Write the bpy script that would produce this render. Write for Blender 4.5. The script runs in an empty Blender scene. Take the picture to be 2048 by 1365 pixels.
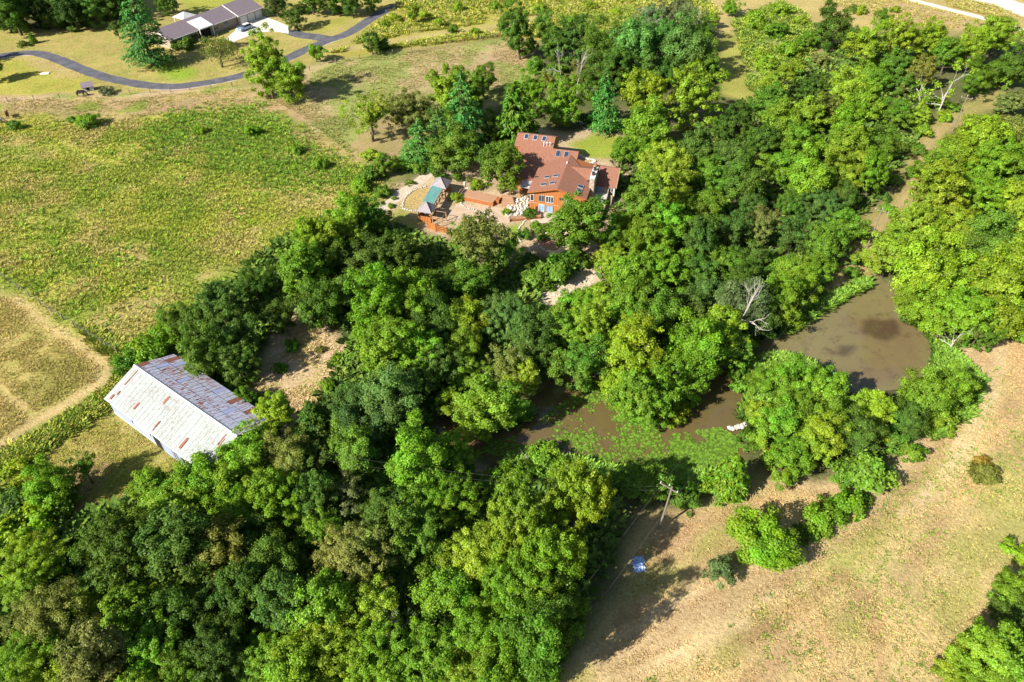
import bpy, math, random
import numpy as np
from mathutils import Vector, Matrix
R = math.radians
sc = bpy.context.scene
COL = sc.collection

# ------------------------------------------------------------------ camera, sky, sun, exposure
CAM_H, PITCH, FPX = 75.0, R(42.0), 1440.0          # metres, downward tilt, focal length for a 2048 px wide frame
cam_d = bpy.data.cameras.new('camera')
cam_d.sensor_fit = 'HORIZONTAL'; cam_d.sensor_width = 36.0; cam_d.lens = FPX / 2048 * 36
cam_d.clip_start = 0.5; cam_d.clip_end = 6000
cam = bpy.data.objects.new('camera', cam_d); COL.objects.link(cam)
cam.location = (0, 0, CAM_H); cam.rotation_euler = (R(90) - PITCH, 0, 0)
sc.camera = cam

SUN_EL = R(35.5)
SUN_H = Vector((-0.80, -0.60)).normalized()         # horizontal direction towards the sun: behind the viewer, to the left
world = bpy.data.worlds.new('World'); sc.world = world; world.use_nodes = True
wn = world.node_tree.nodes; wl = world.node_tree.links
bgn = wn['Background']
sky = wn.new('ShaderNodeTexSky'); sky.sky_type = 'NISHITA'; sky.sun_disc = False
sky.sun_elevation = SUN_EL; sky.sun_rotation = math.atan2(SUN_H.x, SUN_H.y)
wl.new(sky.outputs[0], bgn.inputs[0]); bgn.inputs[1].default_value = 0.064
sun_d = bpy.data.lights.new('sun', 'SUN'); sun_d.energy = 5.0; sun_d.angle = R(0.5); sun_d.color = (1.0, 0.94, 0.84)
sun = bpy.data.objects.new('sun', sun_d); COL.objects.link(sun)
sun.rotation_euler = Vector((SUN_H.x * math.cos(SUN_EL), SUN_H.y * math.cos(SUN_EL), math.sin(SUN_EL))).to_track_quat('Z', 'Y').to_euler()
sun.location = (-60, -40, 120)
vs = sc.view_settings
vs.view_transform = 'Standard'; vs.look = 'None'; vs.gamma = 1.0; vs.exposure = 1.04; vs.use_curve_mapping = False
sc.render.engine = 'CYCLES'
sc.cycles.max_bounces = 6; sc.cycles.diffuse_bounces = 3; sc.cycles.transmission_bounces = 3; sc.cycles.transparent_max_bounces = 4

# ------------------------------------------------------------------ survey helpers
CP, SP = math.cos(PITCH), math.sin(PITCH)
def G(px, py, h=0.0):
    """survey: the place on the level h (metres) that was sighted at a photo position"""
    x = (px - 1024) / FPX; y = (682.5 - py) / FPX
    dz = -SP + y * CP
    t = (h - CAM_H) / dz
    return Vector((x * t, (CP + y * SP) * t, h))
def depth(P):
    return P[1] * CP - (P[2] - CAM_H) * SP
def PX(P):
    z = depth(P)
    return (1024 + FPX * P[0] / z, 682.5 - FPX * (P[1] * SP + (P[2] - CAM_H) * CP) / z)
def GP(pts, h=0.0):
    return np.array([tuple(G(x, y, h))[:2] for x, y in pts])

# value noise in numpy
def vnoise(x, y, seed=0):
    xi = np.floor(x).astype(np.int64); yi = np.floor(y).astype(np.int64)
    fx = x - xi; fy = y - yi
    fx = fx * fx * (3 - 2 * fx); fy = fy * fy * (3 - 2 * fy)
    def h(a, b):
        n = (a * 374761393 + b * 668265263 + seed * 1442695041) & 0x7fffffff
        n = ((n ^ (n >> 13)) * 1274126177) & 0x7fffffff
        return ((n ^ (n >> 16)) & 0xffff) / 65535.0
    return (h(xi, yi) * (1 - fx) + h(xi + 1, yi) * fx) * (1 - fy) + (h(xi, yi + 1) * (1 - fx) + h(xi + 1, yi + 1) * fx) * fy
def fbm(x, y, s, seed=0, o=3):
    v = 0; a = 0.5; t = 0
    for i in range(o):
        v = v + a * vnoise(x / s, y / s, seed + i * 17); t += a; a *= 0.5; s = s * 0.5
    return v / t
def inpoly(x, y, poly):
    r = np.zeros(x.shape, bool); n = len(poly); j = n - 1
    for i in range(n):
        xi, yi = poly[i]; xj, yj = poly[j]
        c = ((yi > y) != (yj > y)) & (x < (xj - xi) * (y - yi) / (yj - yi + 1e-12) + xi)
        r ^= c; j = i
    return r
def linedist(x, y, pts):
    d = np.full(x.shape, 1e9)
    for a, b in zip(pts[:-1], pts[1:]):
        ab = np.array(b) - np.array(a); L = (ab ** 2).sum() + 1e-9
        t = np.clip(((x - a[0]) * ab[0] + (y - a[1]) * ab[1]) / L, 0, 1)
        d = np.minimum(d, np.hypot(x - a[0] - t * ab[0], y - a[1] - t * ab[1]))
    return d

# ------------------------------------------------------------------ object helpers
def tag(o, label=None, cat=None, group=None, kind=None):
    if label: o['label'] = label
    if cat: o['category'] = cat
    if group: o['group'] = group
    if kind: o['kind'] = kind
    return o
def link(name, data, parent=None):
    o = bpy.data.objects.new(name, data); COL.objects.link(o)
    if parent is not None: o.parent = parent
    return o
def empty(name, loc=(0, 0, 0), rz=0.0):
    o = link(name, None); o.location = loc; o.rotation_euler = (0, 0, rz); o.empty_display_size = 0.5
    return o
def np_mesh(name, v, f, mat=None, attrs=None, smooth=False):
    v = np.asarray(v, np.float32); f = np.asarray(f, np.int32)
    me = bpy.data.meshes.new(name); k = f.shape[1]
    me.vertices.add(len(v)); me.vertices.foreach_set('co', v.ravel())
    me.loops.add(f.size); me.loops.foreach_set('vertex_index', f.ravel())
    me.polygons.add(len(f)); me.polygons.foreach_set('loop_start', np.arange(0, f.size, k, dtype=np.int32))
    if smooth: me.polygons.foreach_set('use_smooth', np.ones(len(f), bool))
    for nm, a in (attrs or {}).items():
        at = me.attributes.new(nm, 'FLOAT_COLOR', 'POINT')
        c = np.ones((len(v), 4), np.float32); c[:, :3] = a
        at.data.foreach_set('color', c.ravel())
    me.update(calc_edges=True)
    if mat: me.materials.append(mat)
    return me
class MB:
    """collects shapes; build() links them as ONE mesh object"""
    def __init__(s): s.v = []; s.f = []
    def add(s, vs, fs):
        n = len(s.v); s.v += [tuple(p) for p in vs]; s.f += [tuple(i + n for i in q) for q in fs]; return s
    def box(s, x0, x1, y0, y1, z0, z1):
        return s.add([(x0,y0,z0),(x1,y0,z0),(x1,y1,z0),(x0,y1,z0),(x0,y0,z1),(x1,y0,z1),(x1,y1,z1),(x0,y1,z1)],
                     [(0,3,2,1),(4,5,6,7),(0,1,5,4),(1,2,6,5),(2,3,7,6),(3,0,4,7)])
    def hull8(s, p):     # 4 bottom, 4 top
        return s.add(p, [(0,3,2,1),(4,5,6,7),(0,1,5,4),(1,2,6,5),(2,3,7,6),(3,0,4,7)])
    def prism(s, pts, axis, a, b):
        """polygon pts extruded along an axis: 'x' pts=(y,z), 'y' pts=(x,z), 'z' pts=(x,y)"""
        n = len(pts)
        mk = {'x': lambda p, t: (t, p[0], p[1]), 'y': lambda p, t: (p[0], t, p[1]), 'z': lambda p, t: (p[0], p[1], t)}[axis]
        vs = [mk(p, a) for p in pts] + [mk(p, b) for p in pts]
        fs = [tuple(range(n))[::-1], tuple(range(n, 2 * n))] + [(i, (i + 1) % n, (i + 1) % n + n, i + n) for i in range(n)]
        return s.add(vs, fs)
    def slab(s, quad, t=0.18):   # a sheet through four points with thickness straight down
        q = [Vector(p) for p in quad]
        return s.hull8([p - Vector((0, 0, t)) for p in q] + q)
    def tube(s, pts, r, n=6, cap=True):
        pts = [Vector(p) for p in pts]; rr = r if isinstance(r, (list, tuple)) else [r] * len(pts)
        base = len(s.v); fs = []
        for i, p in enumerate(pts):
            d = (pts[min(i + 1, len(pts) - 1)] - pts[max(i - 1, 0)]).normalized()
            a = d.orthogonal().normalized() if abs(d.z) > 0.99 else d.cross(Vector((0, 0, 1))).normalized()
            b = d.cross(a)
            for k in range(n):
                t = 2 * math.pi * k / n
                s.v.append(tuple(p + (a * math.cos(t) + b * math.sin(t)) * rr[i]))
        for i in range(len(pts) - 1):
            for k in range(n):
                fs.append((base + i * n + k, base + i * n + (k + 1) % n, base + (i + 1) * n + (k + 1) % n, base + (i + 1) * n + k))
        if cap:
            fs.append(tuple(base + k for k in range(n))[::-1]); fs.append(tuple(base + (len(pts) - 1) * n + k for k in range(n)))
        s.f += fs; return s
    def build(s, name, mat, parent=None, smooth=False):
        me = bpy.data.meshes.new(name); me.from_pydata(s.v, [], s.f); me.update()
        me.materials.append(mat)
        import bmesh
        bm = bmesh.new(); bm.from_mesh(me); bmesh.ops.recalc_face_normals(bm, faces=bm.faces); bm.to_mesh(me); bm.free()
        if smooth: me.polygons.foreach_set('use_smooth', [True] * len(me.polygons))
        return link(name, me, parent)

# ------------------------------------------------------------------ materials
def nt(name, rough=0.8):
    m = bpy.data.materials.new(name); m.use_nodes = True
    t = m.node_tree; b = t.nodes['Principled BSDF']; b.inputs['Roughness'].default_value = rough
    b.inputs['Specular IOR Level'].default_value = 0.25
    return m, t, b
def N(t, kind, **kw):
    n = t.nodes.new(kind)
    for k, v in kw.items():
        if k in n.inputs.keys(): n.inputs[k].default_value = v
        else: setattr(n, k, v)
    return n
def mixc(t, fac, a, b, mode='MIX'):
    n = t.nodes.new('ShaderNodeMix'); n.data_type = 'RGBA'; n.blend_type = mode
    for s, v in ((0, fac), (6, a), (7, b)):
        if hasattr(v, 'links') or hasattr(v, 'is_linked'): t.links.new(v, n.inputs[s])
        elif s == 0: n.inputs[s].default_value = v
        else: n.inputs[s].default_value = (*v, 1) if len(v) == 3 else v
    return n.outputs[2]
def ramp(t, src, p0, p1, v0=0.0, v1=1.0):
    n = t.nodes.new('ShaderNodeMapRange'); n.inputs[1].default_value = p0; n.inputs[2].default_value = p1
    n.inputs[3].default_value = v0; n.inputs[4].default_value = v1; n.clamp = True
    t.links.new(src, n.inputs[0]); return n.outputs[0]
def noise(t, scale, detail=3.0, vec=None, rough=0.55):
    n = N(t, 'ShaderNodeTexNoise'); n.inputs['Scale'].default_value = scale; n.inputs['Detail'].default_value = detail
    n.inputs['Roughness'].default_value = rough
    if vec is not None: t.links.new(vec, n.inputs['Vector'])
    return n.outputs['Fac']
def coords(t, which='Object', scale=None):
    c = N(t, 'ShaderNodeTexCoord').outputs[which]
    if scale:
        m = N(t, 'ShaderNodeMapping'); m.inputs['Scale'].default_value = scale; t.links.new(c, m.inputs[0]); c = m.outputs[0]
    return c
def bump(t, b, h, strength=0.5, dist=0.05):
    n = N(t, 'ShaderNodeBump'); n.inputs['Strength'].default_value = strength; n.inputs['Distance'].default_value = dist
    t.links.new(h, n.inputs['Height']); t.links.new(n.outputs[0], b.inputs['Normal'])
def plain(name, c, var=0.25, scale=3.0, rough=0.8, stretch=None, c2=None, metal=0.0, bmp=0.0):
    m, t, b = nt(name, rough)
    co = coords(t, 'Object', stretch)
    f = ramp(t, noise(t, scale, 4, co), 0.3, 0.7)
    a = c2 if c2 else tuple(x * (1 - var) for x in c)
    col = mixc(t, f, c, a)
    t.links.new(col, b.inputs['Base Color']); b.inputs['Metallic'].default_value = metal
    if bmp: bump(t, b, noise(t, scale * 3, 3, co), bmp)
    return m
M = {}
def leaf_material():
    m = bpy.data.materials.new('leaf'); m.use_nodes = True; t = m.node_tree; t.nodes.clear()
    out = N(t, 'ShaderNodeOutputMaterial')
    oi = N(t, 'ShaderNodeObjectInfo'); at = N(t, 'ShaderNodeAttribute', attribute_name='lv')
    sep = N(t, 'ShaderNodeSeparateColor'); t.links.new(at.outputs['Color'], sep.inputs[0])
    hsv = N(t, 'ShaderNodeHueSaturation')
    t.links.new(oi.outputs['Color'], hsv.inputs['Color'])
    # leaf to leaf value, clump to clump hue
    vm = N(t, 'ShaderNodeMath', operation='MULTIPLY'); t.links.new(ramp(t, sep.outputs[0], 0, 1, 0.60, 1.40), vm.inputs[0])
    t.links.new(ramp(t, sep.outputs[2], 0, 1, 0.72, 1.28), vm.inputs[1]); t.links.new(vm.outputs[0], hsv.inputs['Value'])
    t.links.new(ramp(t, sep.outputs[1], 0, 1, 0.478, 0.530), hsv.inputs['Hue'])
    t.links.new(ramp(t, sep.outputs[0], 0, 1, 1.10, 0.88), hsv.inputs['Saturation'])
    dif = N(t, 'ShaderNodeBsdfDiffuse'); tra = N(t, 'ShaderNodeBsdfTranslucent')
    t.links.new(hsv.outputs[0], dif.inputs[0])
    tc = mixc(t, 1.0, hsv.outputs[0], (1.25, 1.2, 0.55), 'MULTIPLY'); t.links.new(tc, tra.inputs[0])
    mx = N(t, 'ShaderNodeMixShader'); mx.inputs[0].default_value = 0.38
    t.links.new(dif.outputs[0], mx.inputs[1]); t.links.new(tra.outputs[0], mx.inputs[2])
    gl = N(t, 'ShaderNodeBsdfGlossy'); gl.inputs['Roughness'].default_value = 0.45; gl.inputs['Color'].default_value = (0.9, 0.95, 0.9, 1)
    m2 = N(t, 'ShaderNodeMixShader'); m2.inputs[0].default_value = 0.008
    t.links.new(mx.outputs[0], m2.inputs[1]); t.links.new(gl.outputs[0], m2.inputs[2])
    t.links.new(m2.outputs[0], out.inputs[0]); return m
M['leaf'] = leaf_material()
def tuft_material():
    m = bpy.data.materials.new('tuft'); m.use_nodes = True; t = m.node_tree; t.nodes.clear()
    out = N(t, 'ShaderNodeOutputMaterial'); at = N(t, 'ShaderNodeAttribute', attribute_name='tc')
    dif = N(t, 'ShaderNodeBsdfDiffuse'); tra = N(t, 'ShaderNodeBsdfTranslucent')
    t.links.new(at.outputs['Color'], dif.inputs[0]); t.links.new(at.outputs['Color'], tra.inputs[0])
    mx = N(t, 'ShaderNodeMixShader'); mx.inputs[0].default_value = 0.25
    t.links.new(dif.outputs[0], mx.inputs[1]); t.links.new(tra.outputs[0], mx.inputs[2]); t.links.new(mx.outputs[0], out.inputs[0])
    return m
M['tuft'] = tuft_material()
M['bark'] = plain('bark', (0.13, 0.10, 0.075), 0.5, 4, 0.9, (1, 1, 0.2))
M['dead_bark'] = plain('dead_bark', (0.52, 0.48, 0.43), 0.35, 3, 0.85, (1, 1, 0.2))
M['shingle'] = plain('brown_shingles', (0.285, 0.132, 0.085), 0, 3, 0.9, (1, 1, 1), (0.20, 0.092, 0.060), bmp=0.3)
M['grey_shingle'] = plain('grey_shingles', (0.215, 0.175, 0.195), 0, 4, 0.9, None, (0.15, 0.12, 0.14), bmp=0.3)
M['cedar'] = plain('cedar_boards', (0.46, 0.175, 0.050), 0, 2, 0.7, (2.5, 2.5, 0.25), (0.30, 0.105, 0.03))
M['cedar_trim'] = plain('cedar_trim', (0.36, 0.13, 0.045), 0.3, 2, 0.7)
M['deck'] = plain('deck_boards', (0.42, 0.25, 0.15), 0, 1.5, 0.8, (0.3, 5, 1), (0.30, 0.165, 0.10))
M['grey_wood'] = plain('weathered_boards', (0.36, 0.33, 0.31), 0.35, 2, 0.85, (5, 5, 0.3))
M['tan_wall'] = plain('tan_siding', (0.40, 0.31, 0.20), 0.2, 2, 0.85)
M['stone'] = plain('chimney_stone', (0.46, 0.38, 0.29), 0.45, 2.5, 0.9, bmp=0.6)
M['rock'] = plain('pale_rock', (0.60, 0.56, 0.50), 0.35, 1.3, 0.9, bmp=0.5)
M['white'] = plain('white_paint', (0.66, 0.65, 0.63), 0.08, 2, 0.6)
M['membrane'] = plain('pale_membrane', (0.50, 0.50, 0.50), 0.2, 1, 0.7)
M['concrete'] = plain('concrete', (0.62, 0.58, 0.53), 0.14, 0.4, 0.85)
M['asphalt'] = plain('asphalt', (0.125, 0.126, 0.148), 0.45, 0.45, 0.85)
M['gravel'] = plain('gravel', (0.56, 0.47, 0.36), 0.35, 1.2, 0.95, bmp=0.5)
M['dark_metal'] = plain('dark_metal', (0.05, 0.05, 0.055), 0.3, 3, 0.45)
M['pole_wood'] = plain('pole_wood', (0.24, 0.20, 0.16), 0.3, 2, 0.85, (3, 3, 0.3))
M['wire'] = plain('wire', (0.10, 0.10, 0.10), 0.1, 2, 0.5)
M['teal'] = plain('teal_roof', (0.15, 0.36, 0.33), 0.25, 1.0, 0.5, (4, 0.4, 1))
M['slate'] = plain('grey_shakes', (0.34, 0.305, 0.32), 0.4, 5, 0.9, (5, 1, 1))
M['brick'] = plain('tan_brick', (0.42, 0.34, 0.26), 0.3, 4, 0.9)
M['barn_wall'] = plain('barn_wall', (0.30, 0.345, 0.50), 0.18, 1.0, 0.6, (4, 4, 0.4))
M['dark_inside'] = plain('dark_interior', (0.02, 0.02, 0.02), 0.2, 1, 0.95)
def glass(name, c, rough=0.08):
    m, t, b = nt(name, rough); b.inputs['Base Color'].default_value = (*c, 1); b.inputs['Specular IOR Level'].default_value = 0.6; return m
M['glass'] = glass('window_glass', (0.035, 0.045, 0.06))
M['blue_glass'] = glass('curtained_glass', (0.20, 0.33, 0.50), 0.15)
M['skylight'] = glass('skylight_glass', (0.03, 0.045, 0.09), 0.12)
M['car_paint'] = glass('silver_blue_paint', (0.22, 0.32, 0.46), 0.25); M['car_paint'].node_tree.nodes['Principled BSDF'].inputs['Metallic'].default_value = 0.3
M['rubber'] = plain('rubber', (0.02, 0.02, 0.02), 0.2, 2, 0.8)
M['tarp'] = plain('blue_tarp', (0.20, 0.36, 0.72), 0, 2.5, 0.5, None, (0.62, 0.72, 0.90))

def ground_material():
    m, t, b = nt('ground', 0.95); b.inputs['Specular IOR Level'].default_value = 0.08
    A = N(t, 'ShaderNodeAttribute', attribute_name='zone_a').outputs['Color']; B = N(t, 'ShaderNodeAttribute', attribute_name='zone_b').outputs['Color']
    co = coords(t, 'Object')
    warp = noise(t, 0.09, 3, co)
    n1 = ramp(t, noise(t, 0.22, 5, co, 0.65), 0.40, 0.60)
    n2 = ramp(t, noise(t, 0.9, 5, co, 0.7), 0.38, 0.64)
    add = N(t, 'ShaderNodeMath', operation='MULTIPLY_ADD'); t.links.new(n1, add.inputs[0]); add.inputs[1].default_value = 0.55
    mul = N(t, 'ShaderNodeMath', operation='MULTIPLY'); t.links.new(n2, mul.inputs[0]); mul.inputs[1].default_value = 0.45
    t.links.new(mul.outputs[0], add.inputs[2])
    mr = N(t, 'ShaderNodeMapping'); mr.inputs['Rotation'].default_value = (0, 0, R(-42)); t.links.new(co, mr.inputs[0])
    ms = N(t, 'ShaderNodeMapping'); ms.inputs['Scale'].default_value = (0.07, 1.3, 1); t.links.new(mr.outputs[0], ms.inputs[0])
    n3 = ramp(t, noise(t, 1.0, 4, ms.outputs[0], 0.6), 0.36, 0.64, -0.42, 0.42)
    a3 = N(t, 'ShaderNodeMath', operation='ADD'); a3.use_clamp = True; t.links.new(add.outputs[0], a3.inputs[0]); t.links.new(n3, a3.inputs[1])
    col = mixc(t, a3.outputs[0], A, B)
    fine = ramp(t, noise(t, 2.4, 6, co, 0.85), 0.30, 0.70, 0.55, 1.42)
    fc = N(t, 'ShaderNodeCombineColor'); [t.links.new(fine, fc.inputs[i]) for i in range(3)]
    col = mixc(t, 1.0, col, fc.outputs[0], 'MULTIPLY')
    big = ramp(t, warp, 0.3, 0.7, 0.86, 1.12)
    bc = N(t, 'ShaderNodeCombineColor'); [t.links.new(big, bc.inputs[i]) for i in range(3)]
    col = mixc(t, 1.0, col, bc.outputs[0], 'MULTIPLY')
    t.links.new(col, b.inputs['Base Color'])
    bump(t, b, noise(t, 2.0, 5, co, 0.8), 0.8, 0.35)
    return m
M['ground'] = ground_material()
def water_material():
    m, t, b = nt('pond_water', 0.04); b.inputs['Specular IOR Level'].default_value = 0.55
    co = coords(t, 'Object')
    silt = N(t, 'ShaderNodeAttribute', attribute_name='silt').outputs['Color']
    f2 = ramp(t, noise(t, 0.5, 6, co, 0.7), 0.52, 0.70, 0.0, 0.7)
    c = mixc(t, f2, silt, (0.075, 0.052, 0.026))
    t.links.new(c, b.inputs['Base Color'])
    bump(t, b, noise(t, 1.6, 2, co), 0.05, 0.02)
    return m
M['water'] = water_material()

# ------------------------------------------------------------------ ground: one sheet to the horizon, coloured by what grows where
POND_A = [(1735,570),(1790,572),(1835,600),(1815,640),(1850,655),(1862,700),(1855,755),(1800,778),(1740,790),(1680,765),(1610,712),(1560,725),(1515,715),(1545,668),(1640,608),(1695,582)]
POND_B = [(850,850),(895,828),(960,835),(1060,800),(1110,752),(1200,738),(1260,760),(1330,790),(1400,765),(1460,735),(1520,720),(1545,760),(1505,800),(1512,850),(1478,905),(1450,938),(1345,962),(1240,945),(1150,932),(1060,930),(960,910),(880,878)]
xs = np.concatenate([[-4000,-2500,-1500,-900,-600,-430,-330], np.arange(-262, 262.1, 0.8), [330,430,600,900,1500,2500,4000]])
ys = np.concatenate([[-2500,-1200,-600,-300,-150,-70,-25,-5], np.arange(6, 330.1, 0.8), [380,450,600,900,1500,2600,5000]])
GX, GY = np.meshgrid(xs, ys)
wx = GX + (fbm(GX, GY, 6, 3) - 0.5) * 5.0 + (fbm(GX, GY, 1.6, 9, 2) - 0.5) * 1.6
wy = GY + (fbm(GX, GY, 6, 5) - 0.5) * 5.0 + (fbm(GX, GY, 1.6, 12, 2) - 0.5) * 1.6
ZA = np.zeros(GX.shape + (3,)); ZB = np.zeros(GX.shape + (3,))
ZA[:] = (0.20, 0.21, 0.06); ZB[:] = (0.30, 0.25, 0.11)
def blur(m, n):  # widens soft edges
    for _ in range(n):
        m = (m + np.roll(m, 1, 0) + np.roll(m, -1, 0) + np.roll(m, 1, 1) + np.roll(m, -1, 1)) / 5
    return m
def paint(mask, a, b, soft=2, amt=1.0):
    k = (blur(mask.astype(float), soft) * amt)[..., None]
    ZA[:] = ZA * (1 - k) + np.array(a) * k; ZB[:] = ZB * (1 - k) + np.array(b) * k
def zone(pts, a, b, soft=2, amt=1.0, warp=True):
    paint(inpoly(wx if warp else GX, wy if warp else GY, GP(pts)), a, b, soft, amt)
def track(pts, w, a, b, soft=1, amt=1.0):
    x2 = GX + (fbm(GX, GY, 3, 21) - 0.5) * 1.4; y2 = GY + (fbm(GX, GY, 3, 22) - 0.5) * 1.4
    paint(linedist(x2, y2, GP(pts)) < w / 2, a, b, soft, amt)
STRAW = (0.56, 0.415, 0.185); STRAW2 = (0.46, 0.36, 0.165); SOIL = (0.36, 0.24, 0.14); SAND = (0.52, 0.41, 0.27)
GRN = (0.135, 0.190, 0.030); GRN2 = (0.20, 0.24, 0.045); YEL = (0.33, 0.29, 0.075)
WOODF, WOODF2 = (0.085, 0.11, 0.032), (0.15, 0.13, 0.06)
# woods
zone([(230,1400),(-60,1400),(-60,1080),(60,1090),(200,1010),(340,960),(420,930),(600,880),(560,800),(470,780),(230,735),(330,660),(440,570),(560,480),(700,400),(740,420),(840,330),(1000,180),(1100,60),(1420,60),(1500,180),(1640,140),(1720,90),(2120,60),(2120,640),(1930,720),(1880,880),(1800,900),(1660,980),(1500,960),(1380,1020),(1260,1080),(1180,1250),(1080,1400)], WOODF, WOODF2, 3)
zone([(-80,-20),(250,-20),(245,40),(120,58),(-80,62)], WOODF, WOODF2, 2)
# lawns round the grey ranch house
LAWN_A, LAWN_B = (0.40, 0.31, 0.115), (0.28, 0.275, 0.070)
zone([(-90,62),(120,56),(250,40),(330,-40),(800,-40),(810,5),(760,40),(690,95),(610,135),(500,172),(250,188),(-90,196)], LAWN_A, LAWN_B, 2)
zone([(-80,120),(60,118),(180,165),(160,182),(-80,196)], (0.40,0.36,0.07), (0.31,0.33,0.05), 2, 0.8)
zone([(20,115),(110,122),(170,150),(150,165),(60,135)], (0.45,0.34,0.17), (0.38,0.29,0.11), 2, 0.7)
zone([(300,130),(350,122),(395,140),(385,160),(330,162)], (0.25,0.36,0.03), (0.21,0.33,0.03), 5, 0.9)
zone([(330,-20),(560,-20),(500,10),(380,25)], (0.29,0.30,0.045), (0.24,0.28,0.04), 3, 0.8)
zone([(620,70),(700,20),(700,45),(640,65)], (0.30,0.31,0.05), (0.25,0.28,0.04), 3, 0.8)
# horse path and bare strip, meadow, hay field behind
zone([(-90,192),(250,186),(500,172),(560,188),(610,215),(640,270),(560,260),(500,215),(380,225),(250,250),(-90,246)], (0.42,0.29,0.165), (0.33,0.26,0.11), 2)
track([(-90,201),(100,196),(250,191),(380,184),(500,176)], 1.4, (0.55,0.42,0.28), (0.50,0.37,0.24), 1)
zone([(-90,236),(120,226),(250,240),(390,222),(500,216),(560,250),(640,282),(720,330),(770,345),(760,380),(730,420),(560,500),(430,600),(300,700),(232,722),(-90,530)], (0.285,0.325,0.040), (0.39,0.35,0.09), 3)
zone([(300,255),(400,222),(500,216),(570,262),(640,300),(700,350),(640,380),(480,330),(330,300)], (0.135,0.205,0.030), (0.24,0.25,0.06), 5, 0.85)
zone([(-60,330),(120,330),(300,420),(160,520),(-60,480)], (0.29,0.31,0.055), (0.38,0.34,0.09), 6, 0.7)
zone([(560,240),(640,265),(760,300),(720,330),(640,300),(590,275)], (0.40,0.27,0.15), (0.30,0.25,0.10), 3, 0.9)
zone([(60,205),(250,215),(300,260),(200,285),(120,240)], (0.38,0.27,0.15), (0.28,0.25,0.08), 4, 0.75)
zone([(520,178),(600,140),(700,115),(1000,78),(1060,105),(1090,140),(1000,210),(960,230),(860,170),(790,210),(720,215),(690,300),(640,285),(600,215)], (0.35,0.305,0.125), (0.45,0.335,0.19), 3)
zone([(960,110),(1040,95),(1090,130),(1010,150),(980,180)], (0.44,0.31,0.19), (0.38,0.27,0.15), 3, 0.9)
zone([(640,230),(760,215),(830,280),(860,340),(770,335)], (0.37,0.26,0.14), (0.27,0.24,0.08), 3, 0.8)
# yellow scrub field along the top
zone([(640,112),(690,98),(760,42),(815,-40),(1410,-40),(1450,30),(1300,50),(1100,80),(1010,75),(860,95),(700,118)], (0.30,0.285,0.045), (0.37,0.31,0.095), 3)
track([(700,98),(850,72),(1000,52),(1100,30)], 3.5, (0.40,0.33,0.13), (0.35,0.30,0.11), 2)
track([(690,122),(860,100),(1010,76)], 1.6, (0.24,0.19,0.08), (0.20,0.20,0.05), 1)
zone([(1110,30),(1250,10),(1330,40),(1200,60)], (0.21,0.27,0.04), (0.29,0.30,0.06), 4, 0.8)
# top right fields
zone([(1380,-40),(2140,-40),(2140,90),(1960,60),(1880,60),(1760,40),(1730,90),(1640,70),(1560,110),(1450,70),(1400,20)], (0.43,0.33,0.145), (0.36,0.30,0.10), 3)
zone([(1740,-10),(1960,40),(1900,58),(1780,30)], (0.36,0.25,0.12), (0.42,0.31,0.17), 2, 0.9)
zone([(1460,40),(1560,0),(1610,30),(1630,90),(1600,150),(1540,210),(1490,190),(1480,110)], (0.20,0.26,0.05), (0.33,0.32,0.11), 3)
zone([(1440,65),(1490,70),(1490,150),(1525,212),(1450,195),(1440,120)], (0.33,0.30,0.075), (0.26,0.28,0.055), 2)
# lane through the right hand wood
track([(2000,190),(1910,235),(1860,270),(1810,400),(1755,445),(1735,520),(1660,585)], 6.0, (0.26,0.24,0.07), (0.33,0.27,0.10), 2)
track([(1900,245),(1860,275),(1812,400),(1760,448),(1735,525),(1665,585)], 1.5, (0.44,0.32,0.165), (0.36,0.28,0.12), 1)
# yard of the brown house
zone([(740,450),(790,380),(870,330),(960,280),(1050,255),(1240,270),(1260,330),(1240,440),(1200,520),(1060,500),(960,440),(900,480),(850,470),(800,440)], (0.47,0.36,0.23), (0.40,0.29,0.17), 2)
zone([(1140,285),(1190,268),(1250,280),(1240,318),(1175,312)], (0.22,0.31,0.035), (0.28,0.30,0.05), 2)
zone([(800,425),(806,405),(830,380),(858,372),(862,400),(850,430)], (0.45,0.33,0.14), (0.40,0.29,0.12), 1)
zone([(735,470),(780,430),(812,398),(815,425),(850,440),(850,470),(800,455)], (0.25,0.28,0.05), (0.36,0.30,0.10), 2)
zone([(1035,445),(1060,442),(1050,480),(1035,500),(1025,470)], (0.20,0.31,0.03), (0.26,0.32,0.04), 1)
zone([(1090,470),(1130,455),(1125,500),(1090,510)], (0.42,0.22,0.14), (0.36,0.19,0.12), 1)
zone([(880,480),(930,490),(900,560),(850,540)], (0.43,0.33,0.18), (0.35,0.29,0.10), 3)
# dirt yard by the barn
zone([(470,790),(520,745),(560,670),(585,610),(605,578),(640,590),(650,660),(700,695),(690,740),(660,800),(600,900),(565,880),(580,800),(540,770)], (0.54,0.385,0.25), (0.50,0.375,0.20), 2)
zone([(600,740),(650,720),(655,800),(620,830)], (0.40,0.30,0.12), (0.30,0.28,0.07), 3, 0.7)
zone([(845,560),(900,540),(905,600),(860,590)], (0.38,0.25,0.15), (0.30,0.20,0.11), 2, 0.9)
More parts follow.
